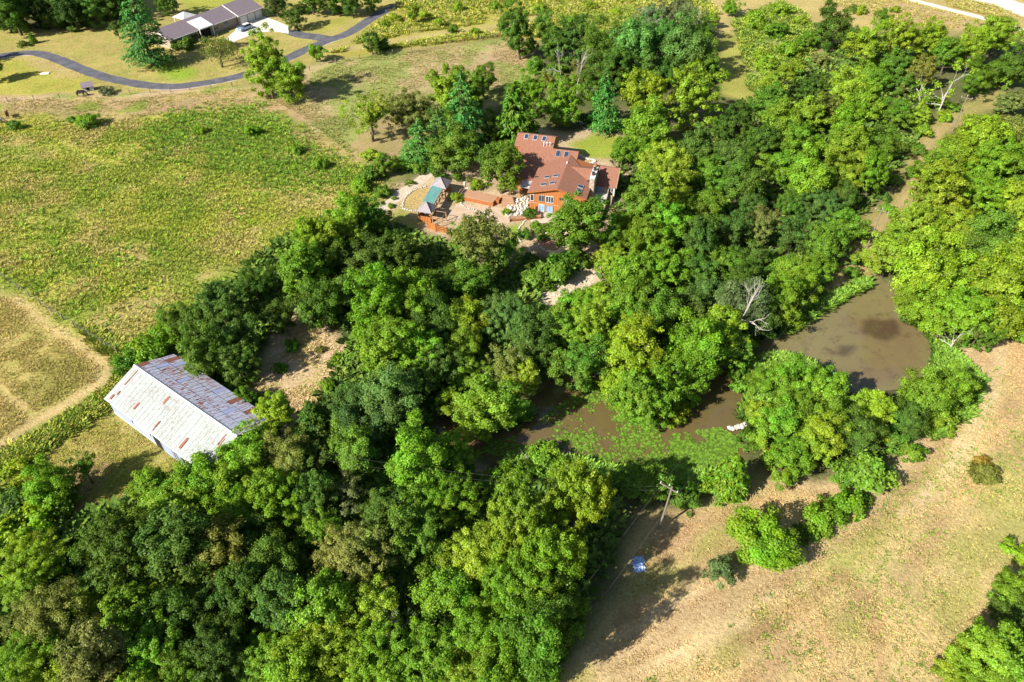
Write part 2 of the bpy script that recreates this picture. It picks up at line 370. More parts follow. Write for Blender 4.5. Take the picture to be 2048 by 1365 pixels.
# mown corner on the left with its hay tracks
zone([(-90,560),(20,575),(228,735),(205,765),(-90,930)], (0.43,0.33,0.125), (0.31,0.295,0.07), 3)
zone([(100,700),(190,730),(180,770),(90,830),(60,800)], (0.21,0.225,0.04), (0.30,0.25,0.08), 4, 0.8)
track([(-90,520),(0,578),(120,660),(212,728)], 1.8, (0.56,0.42,0.20), (0.50,0.37,0.16), 1)
track([(215,738),(205,762),(100,830),(0,890),(-90,940)], 1.7, (0.55,0.41,0.20), (0.49,0.36,0.16), 1)
track([(-60,740),(0,775),(62,832)], 1.1, (0.52,0.39,0.18), (0.47,0.35,0.15), 1)
zone([(-90,960),(0,900),(120,838),(215,770),(240,800),(205,825),(60,920),(-90,1000)], (0.20,0.23,0.04), (0.30,0.27,0.07), 2)
# grass in front of the barn
zone([(30,935),(120,880),(215,825),(300,880),(385,940),(350,975),(230,1010),(120,1060),(0,1110),(-60,1100)], (0.42,0.33,0.12), (0.31,0.30,0.06), 2)
zone([(215,930),(300,895),(340,930),(230,1000),(180,1010)], (0.28,0.32,0.045), (0.33,0.31,0.06), 4, 0.8)
zone([(110,980),(180,930),(215,945),(170,1000),(110,1010)], (0.36,0.23,0.15), (0.26,0.17,0.10), 2, 0.8)
# dry field on the right
zone([(2200,560),(2040,640),(1930,722),(1890,862),(1800,895),(1815,955),(1740,978),(1640,975),(1520,945),(1500,1010),(1400,1015),(1290,1040),(1250,1130),(1230,1250),(1130,1340),(1080,1420),(2200,1420)], STRAW, STRAW2, 2)
zone([(1500,1000),(1620,985),(1560,1020),(1430,1100),(1400,1060)], (0.50,0.31,0.16), (0.46,0.31,0.15), 4, 0.8)
zone([(1290,1040),(1420,1000),(1400,1120),(1280,1250),(1230,1230)], (0.44,0.28,0.16), (0.42,0.29,0.14), 4, 0.7)
zone([(1560,1180),(1750,1060),(1900,1050),(1950,1150),(1700,1260)], (0.50,0.39,0.185), (0.36,0.33,0.11), 6, 0.7)
fp = GP([(2200,560),(1930,722),(1890,862),(1800,895),(1640,975),(1500,1010),(1300,1040),(1230,1250),(1080,1420),(2200,1420)]); inf = inpoly(GX, GY, fp)
ca, sa = math.cos(R(42)), math.sin(R(42)); SX = GX * ca + GY * sa; SY = -GX * sa + GY * ca
paint(inf & (fbm(SX / 2.6, SY, 4, 81, 4) > .60), (0.33,0.32,0.09), (0.27,0.29,0.065), 1, 0.65)
paint(inf & (fbm(SX / 2.0, SY, 7, 91, 4) > .60), (0.52,0.36,0.18), (0.47,0.32,0.155), 2, 0.8)
paint(inf & (fbm(SX / 5.0, SY, 2.2, 95, 3) > .66), (0.36,0.235,0.12), (0.38,0.26,0.13), 1, 0.6)
mp_ = inpoly(GX, GY, GP([(-90,192),(500,172),(640,270),(770,345),(730,420),(430,600),(232,722),(-90,530)]))
paint(mp_ & (fbm(GX, GY, 6, 101, 4) > .54), (0.44,0.33,0.15), (0.37,0.31,0.10), 1, 0.75)
paint(mp_ & (fbm(GX, GY, 7, 111, 4) > .57), (0.16,0.24,0.028), (0.21,0.27,0.035), 1, 0.8)
up_ = inpoly(GX, GY, GP([(520,178),(700,115),(1000,78),(1090,140),(960,230),(790,210),(690,300)]))
paint(up_ & (fbm(GX, GY, 8, 121, 4) > .53), (0.22,0.275,0.07), (0.27,0.29,0.08), 1, 0.85)
FIELD_TRACKS = ([(1960,700),(1900,830),(1830,950),(1700,1050),(1560,1140),(1380,1230),(1200,1340)], [(1940,690),(1880,830),(1805,950),(1680,1040),(1520,1130),(1350,1210),(1180,1320)],
            [(1560,965),(1700,985),(1810,965)], [(1990,700),(1960,800),(1890,930)], [(2010,690),(1985,800),(1915,930),(1800,1030)], [(1300,1300),(1420,1240),(1560,1180)], [(1210,1365),(1400,1290),(1500,1240)])
for pts in FIELD_TRACKS:
    track(pts, 1.2, (0.62,0.47,0.26), (0.58,0.43,0.23), 1, 1.0)
track([(1690,1150),(1745,1220),(1760,1300),(1765,1400)], 1.1, (0.33,0.20,0.10), (0.34,0.22,0.10), 1, 0.9)
track([(1690,1150),(1580,1225),(1480,1290)], 1.1, (0.33,0.21,0.10), (0.34,0.22,0.10), 1, 0.8)
for pts in FIELD_TRACKS[:3]:
    track([(x + 14, y + 10) for x, y in pts], 0.9, (0.34,0.225,0.115), (0.36,0.245,0.12), 1, 0.9)
# gravel wash below the house
zone([(1050,612),(1068,596),(1110,566),(1160,532),(1200,512),(1228,530),(1215,555),(1180,576),(1130,600),(1092,628)], (0.58,0.48,0.33), (0.46,0.35,0.22), 1)
track([(930,935),(980,960),(1030,985)], 2.0, (0.48,0.37,0.25), (0.42,0.32,0.2), 1)
zone([(1830,640),(1890,640),(1880,690),(1850,700)], (0.20,0.30,0.04), (0.26,0.32,0.05), 2)
# pond beds sink below the water
pond = np.zeros(GX.shape)
for P in (POND_A, POND_B):
    pond = np.maximum(pond, blur(inpoly(GX + (wx - GX) * 0.75, GY + (wy - GY) * 0.75, GP(P)).astype(float), 2))
paint(pond > 0.25, (0.17,0.115,0.06), (0.13,0.10,0.045), 1)
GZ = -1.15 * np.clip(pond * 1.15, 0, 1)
ny, nx = GX.shape
idx = np.arange(ny * nx).reshape(ny, nx)
quads = np.stack([idx[:-1, :-1], idx[:-1, 1:], idx[1:, 1:], idx[1:, :-1]], -1).reshape(-1, 4)
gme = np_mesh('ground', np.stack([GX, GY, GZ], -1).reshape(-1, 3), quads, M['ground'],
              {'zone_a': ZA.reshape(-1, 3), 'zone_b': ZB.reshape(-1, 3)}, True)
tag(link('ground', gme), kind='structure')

def flat_sheet(name, poly, z, mat):
    me = bpy.data.meshes.new(name); me.from_pydata([(p[0], p[1], z) for p in poly], [], [tuple(range(len(poly)))]); me.update()
    me.materials.append(mat)
    if me.polygons[0].normal.z < 0: me.flip_normals()
    return tag(link(name, me), kind='structure')
rng0 = random.Random(5)
def smooth_line(pts, step=1.5):
    P = [Vector(p) for p in pts]; out = []
    for i in range(len(P) - 1):
        a, b, c, d = P[max(i - 1, 0)], P[i], P[i + 1], P[min(i + 2, len(P) - 1)]
        n = max(2, int((c - b).length / step))
        for k in range(n):
            t = k / n
            out.append(0.5 * ((2 * b) + (c - a) * t + (2 * a - 5 * b + 4 * c - d) * t * t + (3 * b - a - 3 * c + d) * t ** 3))
    out.append(P[-1]); return out
def ribbon(name, px, w, z, mat, rag=0.12, kind='structure', w2=None):
    L = smooth_line([G(x, y) for x, y in px]); v = []; f = []
    for i, p in enumerate(L):
        d = (L[min(i + 1, len(L) - 1)] - L[max(i - 1, 0)]).normalized(); nrm = Vector((-d.y, d.x, 0))
        ww = w if w2 is None else w + (w2 - w) * i / (len(L) - 1)
        for s in (-1, 1):
            q = p + nrm * s * (ww / 2 + rng0.uniform(-rag, rag)); v.append((q.x, q.y, z))
        if i: f.append((2 * i - 2, 2 * i - 1, 2 * i + 1, 2 * i))
    me = bpy.data.meshes.new(name); me.from_pydata(v, [], f); me.update(); me.materials.append(mat)
    if me.polygons[0].normal.z < 0: me.flip_normals()
    o = link(name, me); o['kind'] = kind; return o
def pond_sheet(P, base, patches):
    q = GP(P); c = q.mean(0); q = c + (q - c) * 1.14; lo, hi = q.min(0), q.max(0)
    gx, gy = np.meshgrid(np.arange(lo[0], hi[0], .5), np.arange(lo[1], hi[1], .5)); k = inpoly(gx, gy, q)
    col = np.zeros(gx.shape + (3,)); n_ = fbm(gx, gy, 9, 51, 3)[..., None]; col[:] = np.array(base[0]) * n_ + np.array(base[1]) * (1 - n_)
    ux = gx + (fbm(gx, gy, 3, 61) - .5) * 2.0; uy = gy + (fbm(gx, gy, 3, 62) - .5) * 2.0
    for pts, cc, soft in patches:
        mk = blur(inpoly(ux, uy, GP(pts, -.42)).astype(float), soft)[..., None]; col = col * (1 - mk) + np.array(cc) * mk
    n1, n2 = gx.shape; ii = np.arange(n1 * n2).reshape(n1, n2)
    f = np.stack([ii[:-1, :-1], ii[:-1, 1:], ii[1:, 1:], ii[1:, :-1]], -1)[k[:-1, :-1] & k[1:, 1:]]
    tag(link('pond_water', np_mesh('pond_water', np.stack([gx, gy, np.full(gx.shape, -.42)], -1).reshape(-1, 3), f, M['water'], {'silt': col.reshape(-1, 3)}, True)), kind='structure')
pond_sheet(POND_A, ((0.185, 0.160, 0.070), (0.150, 0.120, 0.055)), [([(1690,640),(1760,632),(1825,650),(1850,720),(1800,760),(1700,770),(1740,700)], (0.150, 0.110, 0.055), 4), ([(1722,642),(1790,636),(1800,668),(1775,688),(1740,676),(1720,664)], (0.075, 0.048, 0.028), 1), ([(1660,705),(1690,690),(1715,690),(1690,712)], (0.085, 0.065, 0.035), 1)])
pond_sheet(POND_B, ((0.135, 0.095, 0.038), (0.095, 0.078, 0.030)), [([(870,840),(1040,870),(1060,910),(900,890)], (0.17, 0.105, 0.055), 3)])
# roads and paths
ribbon('driveway', [(-40,118),(0,112),(40,107),(75,107),(110,117),(180,145),(250,164),(330,174),(400,168),(480,152),(560,124),(610,100),(655,82),(700,65),(755,30),(800,8),(830,-14)], 3.7, 0.012, M['asphalt'])
ribbon('driveway_verge', [(-40,123),(0,117),(40,112),(75,112),(110,122),(180,150),(250,169),(330,179),(400,173),(480,157),(560,129),(610,105),(655,87),(700,70)], 1.0, 0.006, M['gravel'], 0.35)
ribbon('driveway_branch', [(578,62),(600,70),(630,74),(660,80)], 4.6, 0.016, M['asphalt'])
pad = [(477,41),(500,42),(528,33),(552,42),(578,53),(577,68),(560,65),(540,63),(520,66),(496,73),(472,82),(452,90),(446,84),(458,72),(470,62)]
flat_sheet('concrete_drive', GP(pad), 0.02, M['concrete'])
ribbon('gravel_drive', [(725,452),(752,428),(790,398),(830,368),(870,345),(905,338),(930,328),(945,308)], 2.5, 0.012, M['gravel'], 0.4)
ribbon('gravel_drive', [(1186,262),(1172,248),(1160,232)], 3.0, 0.012, M['gravel'], 0.2)
ribbon('gravel_drive', [(1150,182),(1175,178),(1200,174)], 3.6, 0.012, M['gravel'], 0.3)
ribbon('sand_path', [(1098,508),(1118,506),(1130,496),(1135,478),(1142,462),(1150,450)], 1.9, 0.012, plain('yellow_gravel', (0.72,0.58,0.33), 0.15, 1.5, 0.95), 0.1)
ribbon('highway', [(1860,-28),(1990,2),(2060,26),(2200,70)], 11.0, 0.012, M['concrete'], 0.05)
ribbon('highway', [(2000,-34),(2100,-6),(2260,40)], 11.0, 0.012, M['concrete'], 0.05)
ribbon('frontage_road', [(1740,-22),(1815,-2),(1900,20),(1968,37),(2060,66)], 3.0, 0.012, plain('pale_gravel', (0.68,0.62,0.52), 0.12, 0.5, 0.9), 0.15)
ribbon('terrace', [(905,420),(950,428),(1000,432),(1020,445)], 5.5, 0.012, plain('patio', (0.50,0.37,0.26), 0.25, 0.8, 0.9), 0.3)
ribbon('terrace', [(1060,440),(1090,436),(1115,428)], 3.6, 0.016, M['gravel'], 0.3)
ribbon('terrace', [(950,400),(990,398),(1020,388)], 5.0, 0.02, plain('tan_paving', (0.50,0.36,0.22), 0.25, 0.8, 0.9), 0.3)

# ------------------------------------------------------------------ brown cedar house (u along the front, v to the back)
rngb = random.Random(11)
def window(parent, u0, u1, z0, z1, v, mull=1, mat='glass', frame='white', t=0.07):
    m = MB()
    m.box(u0 - t, u1 + t, v - 0.10, v + 0.02, z0 - t, z0).box(u0 - t, u1 + t, v - 0.10, v + 0.02, z1, z1 + t)
    m.box(u0 - t, u0, v - 0.10, v + 0.02, z0, z1).box(u1, u1 + t, v - 0.10, v + 0.02, z0, z1)
    for k in range(mull):
        c = u0 + (u1 - u0) * (k + 1) / (mull + 1); m.box(c - 0.04, c + 0.04, v - 0.09, v, z0, z1)
    w = m.build('window', M[frame], parent)
    MB().box(u0, u1, v - 0.05, v + 0.01, z0, z1).build('pane', M[mat], w)
    return w
def skylight(parent, c, du, dv, su, sv, mat='skylight'):
    """c on the roof; du, dv unit vectors in the roof plane"""
    c = Vector(c); du = Vector(du).normalized(); dv = Vector(dv).normalized(); n = du.cross(dv).normalized()
    def bx(m, a0, a1, b0, b1, h0, h1):
        m.hull8([c + du * a + dv * b + n * h0 for a, b in ((a0,b0),(a1,b0),(a1,b1),(a0,b1))] + [c + du * a + dv * b + n * h1 for a, b in ((a0,b0),(a1,b0),(a1,b1),(a0,b1))])
    m = MB(); e = 0.07; x, y = su / 2, sv / 2
    bx(m, -x - e, x + e, -y - e, -y, -0.05, 0.14); bx(m, -x - e, x + e, y, y + e, -0.05, 0.14)
    bx(m, -x - e, -x, -y, y, -0.05, 0.14); bx(m, x, x + e, -y, y, -0.05, 0.14)
    s = m.build('skylight', M['membrane'] if mat == 'dome' else M['grey_wood'], parent)
    m = MB(); bx(m, -x, x, -y, y, -0.03, 0.11); m.build('pane', M['skylight'], s)
hs = empty('cedar_house', (3.40, 121.69, 0), R(-14.06))
tag(hs, 'large orange cedar house with brown shingle roofs in the middle of the trees', 'house')
SL = 0.45
mh = lambda v: 7.25 - SL * (17.1 - v)
fh = lambda u: 5.65 - 0.26 * abs(u - 5.4)
# walls
MB().prism([(7.0, 0), (7.0, mh(7.0) - .25), (17.1, 7.0), (21.0, 5.3), (21.0, 0)], 'x', -5.1, 1.3).build('wall', M['cedar'], hs)
MB().prism([(14.2, 0), (14.2, mh(14.2) - .25), (17.1, 7.0), (21.0, 5.3), (21.0, 0)], 'x', -6.3, -5.1).build('wall', M['cedar'], hs)
MB().prism([(7.0, 0), (7.0, mh(7.0) - .25), (14.3, mh(14.3) - .25), (14.7, 5.5), (14.7, 0)], 'x', 1.3, 6.6).build('wall', M['cedar_trim'], hs)
MB().prism([(0.05, 0), (10.75, 0), (10.75, fh(10.75) - .2), (5.4, fh(5.4) - .2), (0.05, fh(0.05) - .2)], 'y', 0.06, 13.0).build('wall', M['cedar_trim'], hs)
MB().prism([(5.6, 0), (5.6, 4.0), (8.9, 5.2), (12.0, 4.0), (12.0, 0)], 'x', 6.6, 10.85).build('wall', M['cedar_trim'], hs)
MB().prism([(7.2, 0), (7.2, 3.15), (10.9, 5.0), (13.6, 3.7), (13.6, 0)], 'x', 11.76, 15.5).build('wall', M['tan_wall'], hs)
# cedar boards of the front, each its own piece
u = 0.05; hole = []
while u < 10.7:
    w = 0.40; e = min(u + w - 0.025, 10.75); pr = rngb.uniform(0.0, 0.03); t0, t1 = fh(u) - .22, fh(e) - .22
    if u < 5.4 < e: t0 = t1 = min(t0, t1)
    m = MB(); m.hull8([(u, -0.0 - pr, 0), (e, -0.0 - pr, 0), (e, 0.055, 0), (u, 0.055, 0), (u, -0.0 - pr, t0), (e, -0.0 - pr, t1), (e, 0.055, t1), (u, 0.055, t0)])
    m.build('board', M['cedar'], hs); u += w
for k in range(3):
    u = -6.28 + k * 0.4
    MB().box(u, u + 0.37, 14.12 - rngb.uniform(0, .02), 14.195, 0, mh(14.2) - .3).build('board', M['cedar'], hs)
# roofs
def roof(m, name='roof'):
    return m.build(name, M['shingle'], hs)
r = MB().slab([(-5.3, 6.6, mh(6.6)), (1.5, 6.6, mh(6.6)), (1.5, 17.1, 7.25), (-5.3, 17.1, 7.25)])
roof(r)
roof(MB().slab([(-6.55, 13.98, mh(13.98)), (-5.3, 13.98, mh(13.98)), (-5.3, 17.1, 7.25), (-6.55, 17.1, 7.25)]))
roof(MB().slab([(-6.55, 17.1, 7.25), (1.5, 17.1, 7.25), (1.5, 21.3, 5.36), (-6.55, 21.3, 5.36)]))
roof(MB().slab([(1.5, 6.6, mh(6.6)), (6.85, 6.6, mh(6.6)), (6.85, 14.35, mh(14.35)), (1.5, 14.35, mh(14.35))]))
roof(MB().slab([(1.503, 14.35, mh(14.35)), (6.85, 14.35, mh(14.35)), (6.85, 15.0, 5.5), (1.503, 15.0, 5.5)]))
roof(MB().slab([(-0.35, -0.55, fh(-.35)), (5.4, -0.55, 5.65), (5.4, 13.4, 5.65), (-0.35, 13.4, fh(-.35))]))
roof(MB().slab([(5.4, -0.55, 5.65), (11.1, -0.55, fh(11.1)), (11.1, 6.4, fh(11.1)), (5.4, 13.4, 5.65)]))
roof(MB().slab([(5.9, 4.9, 4.0), (10.84, 4.9, 4.0), (10.84, 8.9, 5.45), (5.9, 8.9, 5.45)]))
roof(MB().slab([(5.9, 8.9, 5.45), (10.84, 8.9, 5.45), (10.84, 12.3, 4.2), (5.9, 12.3, 4.2)]))
roof(MB().slab([(11.78, 6.8, 3.20), (15.75, 6.8, 3.20), (15.75, 10.9, 5.25), (11.78, 10.9, 5.25)]))
roof(MB().slab([(11.78, 10.9, 5.25), (15.75, 10.9, 5.25), (15.75, 13.9, 3.75), (11.78, 13.9, 3.75)]))
# fascia strips along the rakes
m = MB(); m.hull8([(-0.36, -0.62, fh(-.36) - .28), (5.4, -0.62, 5.37), (5.4, -0.552, 5.37), (-0.36, -0.552, fh(-.36) - .28), (-0.36, -0.62, fh(-.36) + .01), (5.4, -0.62, 5.66), (5.4, -0.552, 5.66), (-0.36, -0.552, fh(-.36) + .01)])
m.build('fascia', M['cedar_trim'], hs)
m = MB(); m.hull8([(5.4, -0.62, 5.37), (11.1, -0.62, fh(11.1) - .28), (11.1, -0.552, fh(11.1) - .28), (5.4, -0.552, 5.37), (5.4, -0.62, 5.66), (11.1, -0.62, fh(11.1) + .01), (11.1, -0.552, fh(11.1) + .01), (5.4, -0.552, 5.66)])
m.build('fascia', M['cedar_trim'], hs)
m = MB(); m.hull8([(15.752, 6.75, 2.95), (15.84, 6.75, 2.95), (15.84, 10.9, 5.03), (15.752, 10.9, 5.03), (15.752, 6.75, 3.22), (15.84, 6.75, 3.22), (15.84, 10.9, 5.28), (15.752, 10.9, 5.28)])
m.build('fascia', M['tan_wall'], hs)
# windows and doors of the front
window(hs, 0.22, 0.80, 2.15, 3.45, -0.03, 0)
window(hs, 1.86, 2.84, 2.27, 3.47, -0.03, 1, 'glass', 'grey_wood')
window(hs, 3.25, 4.64, 2.17, 3.45, -0.03, 2)
window(hs, 5.87, 6.67, 3.0, 3.5, -0.03, 1, 'glass', 'cedar_trim')
window(hs, 1.91, 2.91, 0.10, 1.40, -0.03, 1, 'blue_glass')
window(hs, 3.37, 4.61, 0.10, 1.35, -0.03, 1, 'blue_glass', 'grey_wood')
window(hs, 7.3, 8.4, 2.2, 3.4, -0.03, 1)
MB().box(1.25, 1.62, -0.07, 0.0, 0.02, 0.95).build('door', M['dark_metal'], hs)
MB().box(0.0, 6.0, -0.12, -0.035, 1.62, 1.72).build('ledge', M['tan_wall'], hs)
# grey boarded wing front
u = 11.82
while u < 15.4:
    MB().box(u, min(u + 0.42, 15.46), 7.08 - rngb.uniform(0, .03), 7.195, 0.0, 3.06).build('board', M['grey_wood'], hs); u += 0.45
window(hs, 14.35, 15.2, 2.05, 2.85, 7.04, 1)
MB().box(11.9, 12.75, 6.98, 7.05, 1.78, 3.0).build('door', M['blue_glass'], hs)
MB().box(15.3, 15.5, 6.95, 7.07, 0, 3.04).build('corner_post', M['white'], hs)
# skylights
d = Vector((0, 1, SL)).normalized()
for p in ((-4.5, 16.35), (-2.62, 16.32), (-0.75, 16.28)): skylight(hs, (p[0], p[1], mh(p[1])), (1, 0, 0), d, 0.75, 1.15, 'dome')
for p in ((2.81, 13.27), (4.52, 13.28)): skylight(hs, (p[0], p[1], mh(p[1])), (1, 0, 0), d, 0.8, 1.35)
for p in ((2.41, 4.61), (4.09, 4.74), (2.32, 1.69), (4.02, 1.92)): skylight(hs, (p[0], p[1], fh(p[0])), (0, -1, 0), (1, 0, 0.26), 0.8, 1.0)
for p in ((9.28, 3.01), (9.25, 1.51)): skylight(hs, (p[0], p[1], fh(p[0])), (0, -1, 0), (1, 0, -0.26), 0.95, 1.0)
# chimney slab, flues, vents
ch = MB().box(10.85, 11.75, 3.7, 8.7, 0, 6.2).build('chimney', M['stone'], hs)
MB().box(10.80, 11.80, 3.65, 8.75, 6.202, 6.32).build('cap', M['concrete'], ch)
for vv in (5.0, 6.9): MB().tube([(11.3, vv, 6.30), (11.3, vv, 6.85), (11.3, vv, 6.95)], [0.28, 0.28, 0.36], 8).build('flue', M['dark_metal'], ch)
MB().tube([(11.3, 8.3, 6.3), (11.3, 8.3, 7.0)], [0.3, 0.24], 8).build('flue', M['cedar_trim'], ch)
for p in ((0.15, 14.77), (0.78, 14.85), (-0.45, 14.6)):
    MB().tube([(p[0], p[1], mh(p[1]) - .1), (p[0], p[1], mh(p[1]) + .7)], 0.09, 6).tube([(p[0], p[1], mh(p[1]) + .7), (p[0], p[1], mh(p[1]) + .82)], 0.17, 6).build('vent_pipe', M['white'], hs)
MB().box(5.2, 5.45, 9.6, 9.85, 5.3, 5.9).build('roof_vent', M['white'], hs)
MB().box(10.2, 10.7, 5.5, 5.8, 4.2, 4.75).build('satellite_box', M['dark_metal'], hs)
MB().box(-0.2, 0.5, 5.0, 5.25, 4.1, 4.5).build('roof_vent', M['dark_metal'], hs)
# flat porch roof with posts
MB().box(-3.0, 0.3, 3.9, 7.0, 2.25, 2.42).build('porch_roof', M['membrane'], hs)
for p in ((-2.85, 4.05), (-0.6, 4.05), (-2.85, 6.5)): MB().box(p[0] - .09, p[0] + .09, p[1] - .09, p[1] + .09, 0, 2.25).build('post', M['cedar_trim'], hs)
# side deck with its stair wall
dk = MB().box(11.78, 14.2, 3.6, 7.05, 1.58, 1.75).build('side_deck', M['membrane'], hs)
for p in ((11.9, 3.7), (14.05, 3.7), (14.05, 6.8)): MB().box(p[0] - .1, p[0] + .1, p[1] - .1, p[1] + .1, 0, 1.58).build('post', M['tan_wall'], dk)
m = MB().hull8([(14.22, 2.0, 0), (14.36, 2.0, 0), (14.36, 6.9, 0), (14.22, 6.9, 0), (14.22, 2.0, 0.9), (14.36, 2.0, 0.9), (14.36, 6.9, 2.7), (14.22, 6.9, 2.7)])
m.build('stair_wall', M['tan_wall'], hs)
for k in range(7): MB().box(14.37, 15.3, 6.2 - k * 0.3, 6.5 - k * 0.3, 1.4 - k * 0.2, 1.6 - k * 0.2).build('step', M['tan_wall'], hs)
m = MB().hull8([(12.4, 1.4, 0), (14.2, 1.4, 0), (14.2, 3.6, 0), (12.4, 3.6, 0), (12.4, 1.4, 0.2), (14.2, 1.4, 0.2), (14.2, 3.6, 1.6), (12.4, 3.6, 1.6)]); m.build('ramp', M['tan_wall'], hs)
# small patio behind with its low wall
MB().box(7.2, 11.5, 12.6, 16.0, 0.004, 0.5).build('back_patio', M['concrete'], hs)
MB().box(7.0, 12.4, 16.6, 17.1, 0, 0.9).build('retaining_wall', M['rock'], hs)

def world_from_house(u_, v_, z_=0): 
    a = R(-14.06); return Vector((3.40 + u_ * math.cos(a) - v_ * math.sin(a), 121.69 + u_ * math.sin(a) + v_ * math.cos(a), z_))

# ------------------------------------------------------------------ white barn with rusted sheet roof
BA = Vector((-55.84, 68.21)); BL = 21.9; BW = 10.7
bdir = Vector((17.79, -12.75)).normalized(); ba = math.atan2(bdir.y, bdir.x)
barn = empty('metal_barn', (BA.x, BA.y, 0), ba)            # x along the ridge, y across
tag(barn, 'long white metal barn with rust streaked sheet roof at the edge of the woods', 'barn')
MB().prism([(0.15, 0), (BW - .15, 0), (BW - .15, 2.9), (BW / 2, 4.85), (0.15, 2.9)], 'x', 0.15, BL - .15).build('wall', M['barn_wall'], barn)
def rust_material(name, base, amt, streak, rustc):
    m, t, b = nt(name, 0.45)
    co = coords(t, 'Generated'); oi = N(t, 'ShaderNodeObjectInfo')
    vadd = N(t, 'ShaderNodeVectorMath', operation='MULTIPLY_ADD')
    geo = N(t, 'ShaderNodeNewGeometry')
    mp = N(t, 'ShaderNodeMapping'); mp.inputs['Rotation'].default_value = (0, 0, -ba); t.links.new(geo.outputs['Position'], mp.inputs[0])
    m2 = N(t, 'ShaderNodeMapping'); m2.inputs['Scale'].default_value = streak; t.links.new(mp.outputs[0], m2.inputs[0])
    n1 = noise(t, 1.0, 2.5, m2.outputs[0], 0.6)
    n0 = noise(t, 0.16, 2, geo.outputs['Position'])
    s = N(t, 'ShaderNodeMath', operation='MULTIPLY_ADD'); t.links.new(n0, s.inputs[0]); s.inputs[1].default_value = 0.35; t.links.new(n1, s.inputs[2])
    rnd = N(t, 'ShaderNodeMath', operation='MULTIPLY_ADD'); t.links.new(oi.outputs['Random'], rnd.inputs[0]); rnd.inputs[1].default_value = 0.012; t.links.new(s.outputs[0], rnd.inputs[2])
    f = ramp(t, rnd.outputs[0], amt, amt + 0.025)
    wob = ramp(t, noise(t, 0.7, 3, geo.outputs['Position']), 0.3, 0.7)
    c0 = mixc(t, wob, base, tuple(x * 0.9 for x in base))
    col = mixc(t, f, c0, rustc)
    t.links.new(col, b.inputs['Base Color'])
    return m
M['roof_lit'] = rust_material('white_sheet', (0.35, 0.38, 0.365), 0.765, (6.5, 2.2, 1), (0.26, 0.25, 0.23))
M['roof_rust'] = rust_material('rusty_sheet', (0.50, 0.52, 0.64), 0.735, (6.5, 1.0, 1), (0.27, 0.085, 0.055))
M['rust'] = plain('rust_sheet', (0.33, 0.12, 0.08), 0.3, 2, 0.8)
M['rib_panel'] = plain('bluish_panel', (0.40, 0.43, 0.66), 0.12, 1, 0.4)
def barn_z(y): return 5.0 - 2.0 * abs(y - BW / 2) / (BW / 2)
def sheet(name, x0, x1, y0, y1, lift, mat, parent=barn):
    n = MB()
    e = 0.03
    n.hull8([(x0, y0, barn_z(y0) + lift - e), (x1, y0, barn_z(y0) + lift - e), (x1, y1, barn_z(y1) + lift - e), (x0, y1, barn_z(y1) + lift - e),
             (x0, y0, barn_z(y0) + lift), (x1, y0, barn_z(y0) + lift), (x1, y1, barn_z(y1) + lift), (x0, y1, barn_z(y1) + lift)])
    # standing seam
    n.hull8([(x1 - .03, y0, barn_z(y0) + lift), (x1 + .02, y0, barn_z(y0) + lift), (x1 + .02, y1, barn_z(y1) + lift), (x1 - .03, y1, barn_z(y1) + lift),
             (x1 - .03, y0, barn_z(y0) + lift + .03), (x1 + .02, y0, barn_z(y0) + lift + .03), (x1 + .02, y1, barn_z(y1) + lift + .03), (x1 - .03, y1, barn_z(y1) + lift + .03)])
    return n.build(name, mat, parent)
nsh = 27; wsh = (BL + 0.3) / nsh
blue_panels = {2: 0, 3: 1, 8: 0, 14: 1, 20: 0, 25: 1}
for i in range(nsh):
    x0 = -0.15 + i * wsh; x1 = x0 + wsh - 0.012
    for j, (ya, yb) in enumerate(((-0.06, 1.75), (1.70, 3.65), (3.60, 5.33))):
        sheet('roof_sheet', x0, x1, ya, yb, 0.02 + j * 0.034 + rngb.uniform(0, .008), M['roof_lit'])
    for j, (ya, yb) in enumerate(((5.37, 7.10), (7.05, 9.0), (8.95, 10.95))):
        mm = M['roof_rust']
        if i in blue_panels and ((j == 1) if blue_panels[i] == 0 else (j == 2)): mm = M['rib_panel']
        if (i, j) in ((1, 2), (18, 2), (0, 0), (22, 2)): mm = M['rust']
        sheet('roof_sheet', x0, x1, ya, yb, 0.02 + (2 - j) * 0.034 + rngb.uniform(0, .008), mm)
for (x, y0, y1, w) in ((1.0, 2.6, 5.1, .16), (0.7, 0.2, 0.9, .30), (1.15, 1.1, 1.7, .2), (5.3, 0.9, 1.9, .28), (8.7, 3.5, 4.6, .36), (10.4, 0.7, 1.6, .20), (10.5, 0.2, 0.7, .08), (15.9, 0.4, 1.9, .36), (20.5, 3.2, 4.8, .14), (20.8, 3.0, 4.3, .12)):
    MB().hull8([(x, y0, barn_z(y0) + .13), (x + w, y0, barn_z(y0) + .13), (x + w, y1, barn_z(y1) + .13), (x, y1, barn_z(y1) + .13),
                (x, y0, barn_z(y0) + .15), (x + w, y0, barn_z(y0) + .15), (x + w, y1, barn_z(y1) + .15), (x, y1, barn_z(y1) + .15)]).build('rusted_strip', M['rust'], barn)
MB().prism([(BW / 2 - .28, 5.01), (BW / 2, 5.14), (BW / 2 + .28, 5.01), (BW / 2, 5.20)], 'x', -0.2, BL + .2).build('ridge_cap', M['white'], barn)
MB().box(-0.18, BL + .18, -0.14, -0.065, 2.86, 2.97).build('eave_trim', M['white'], barn)
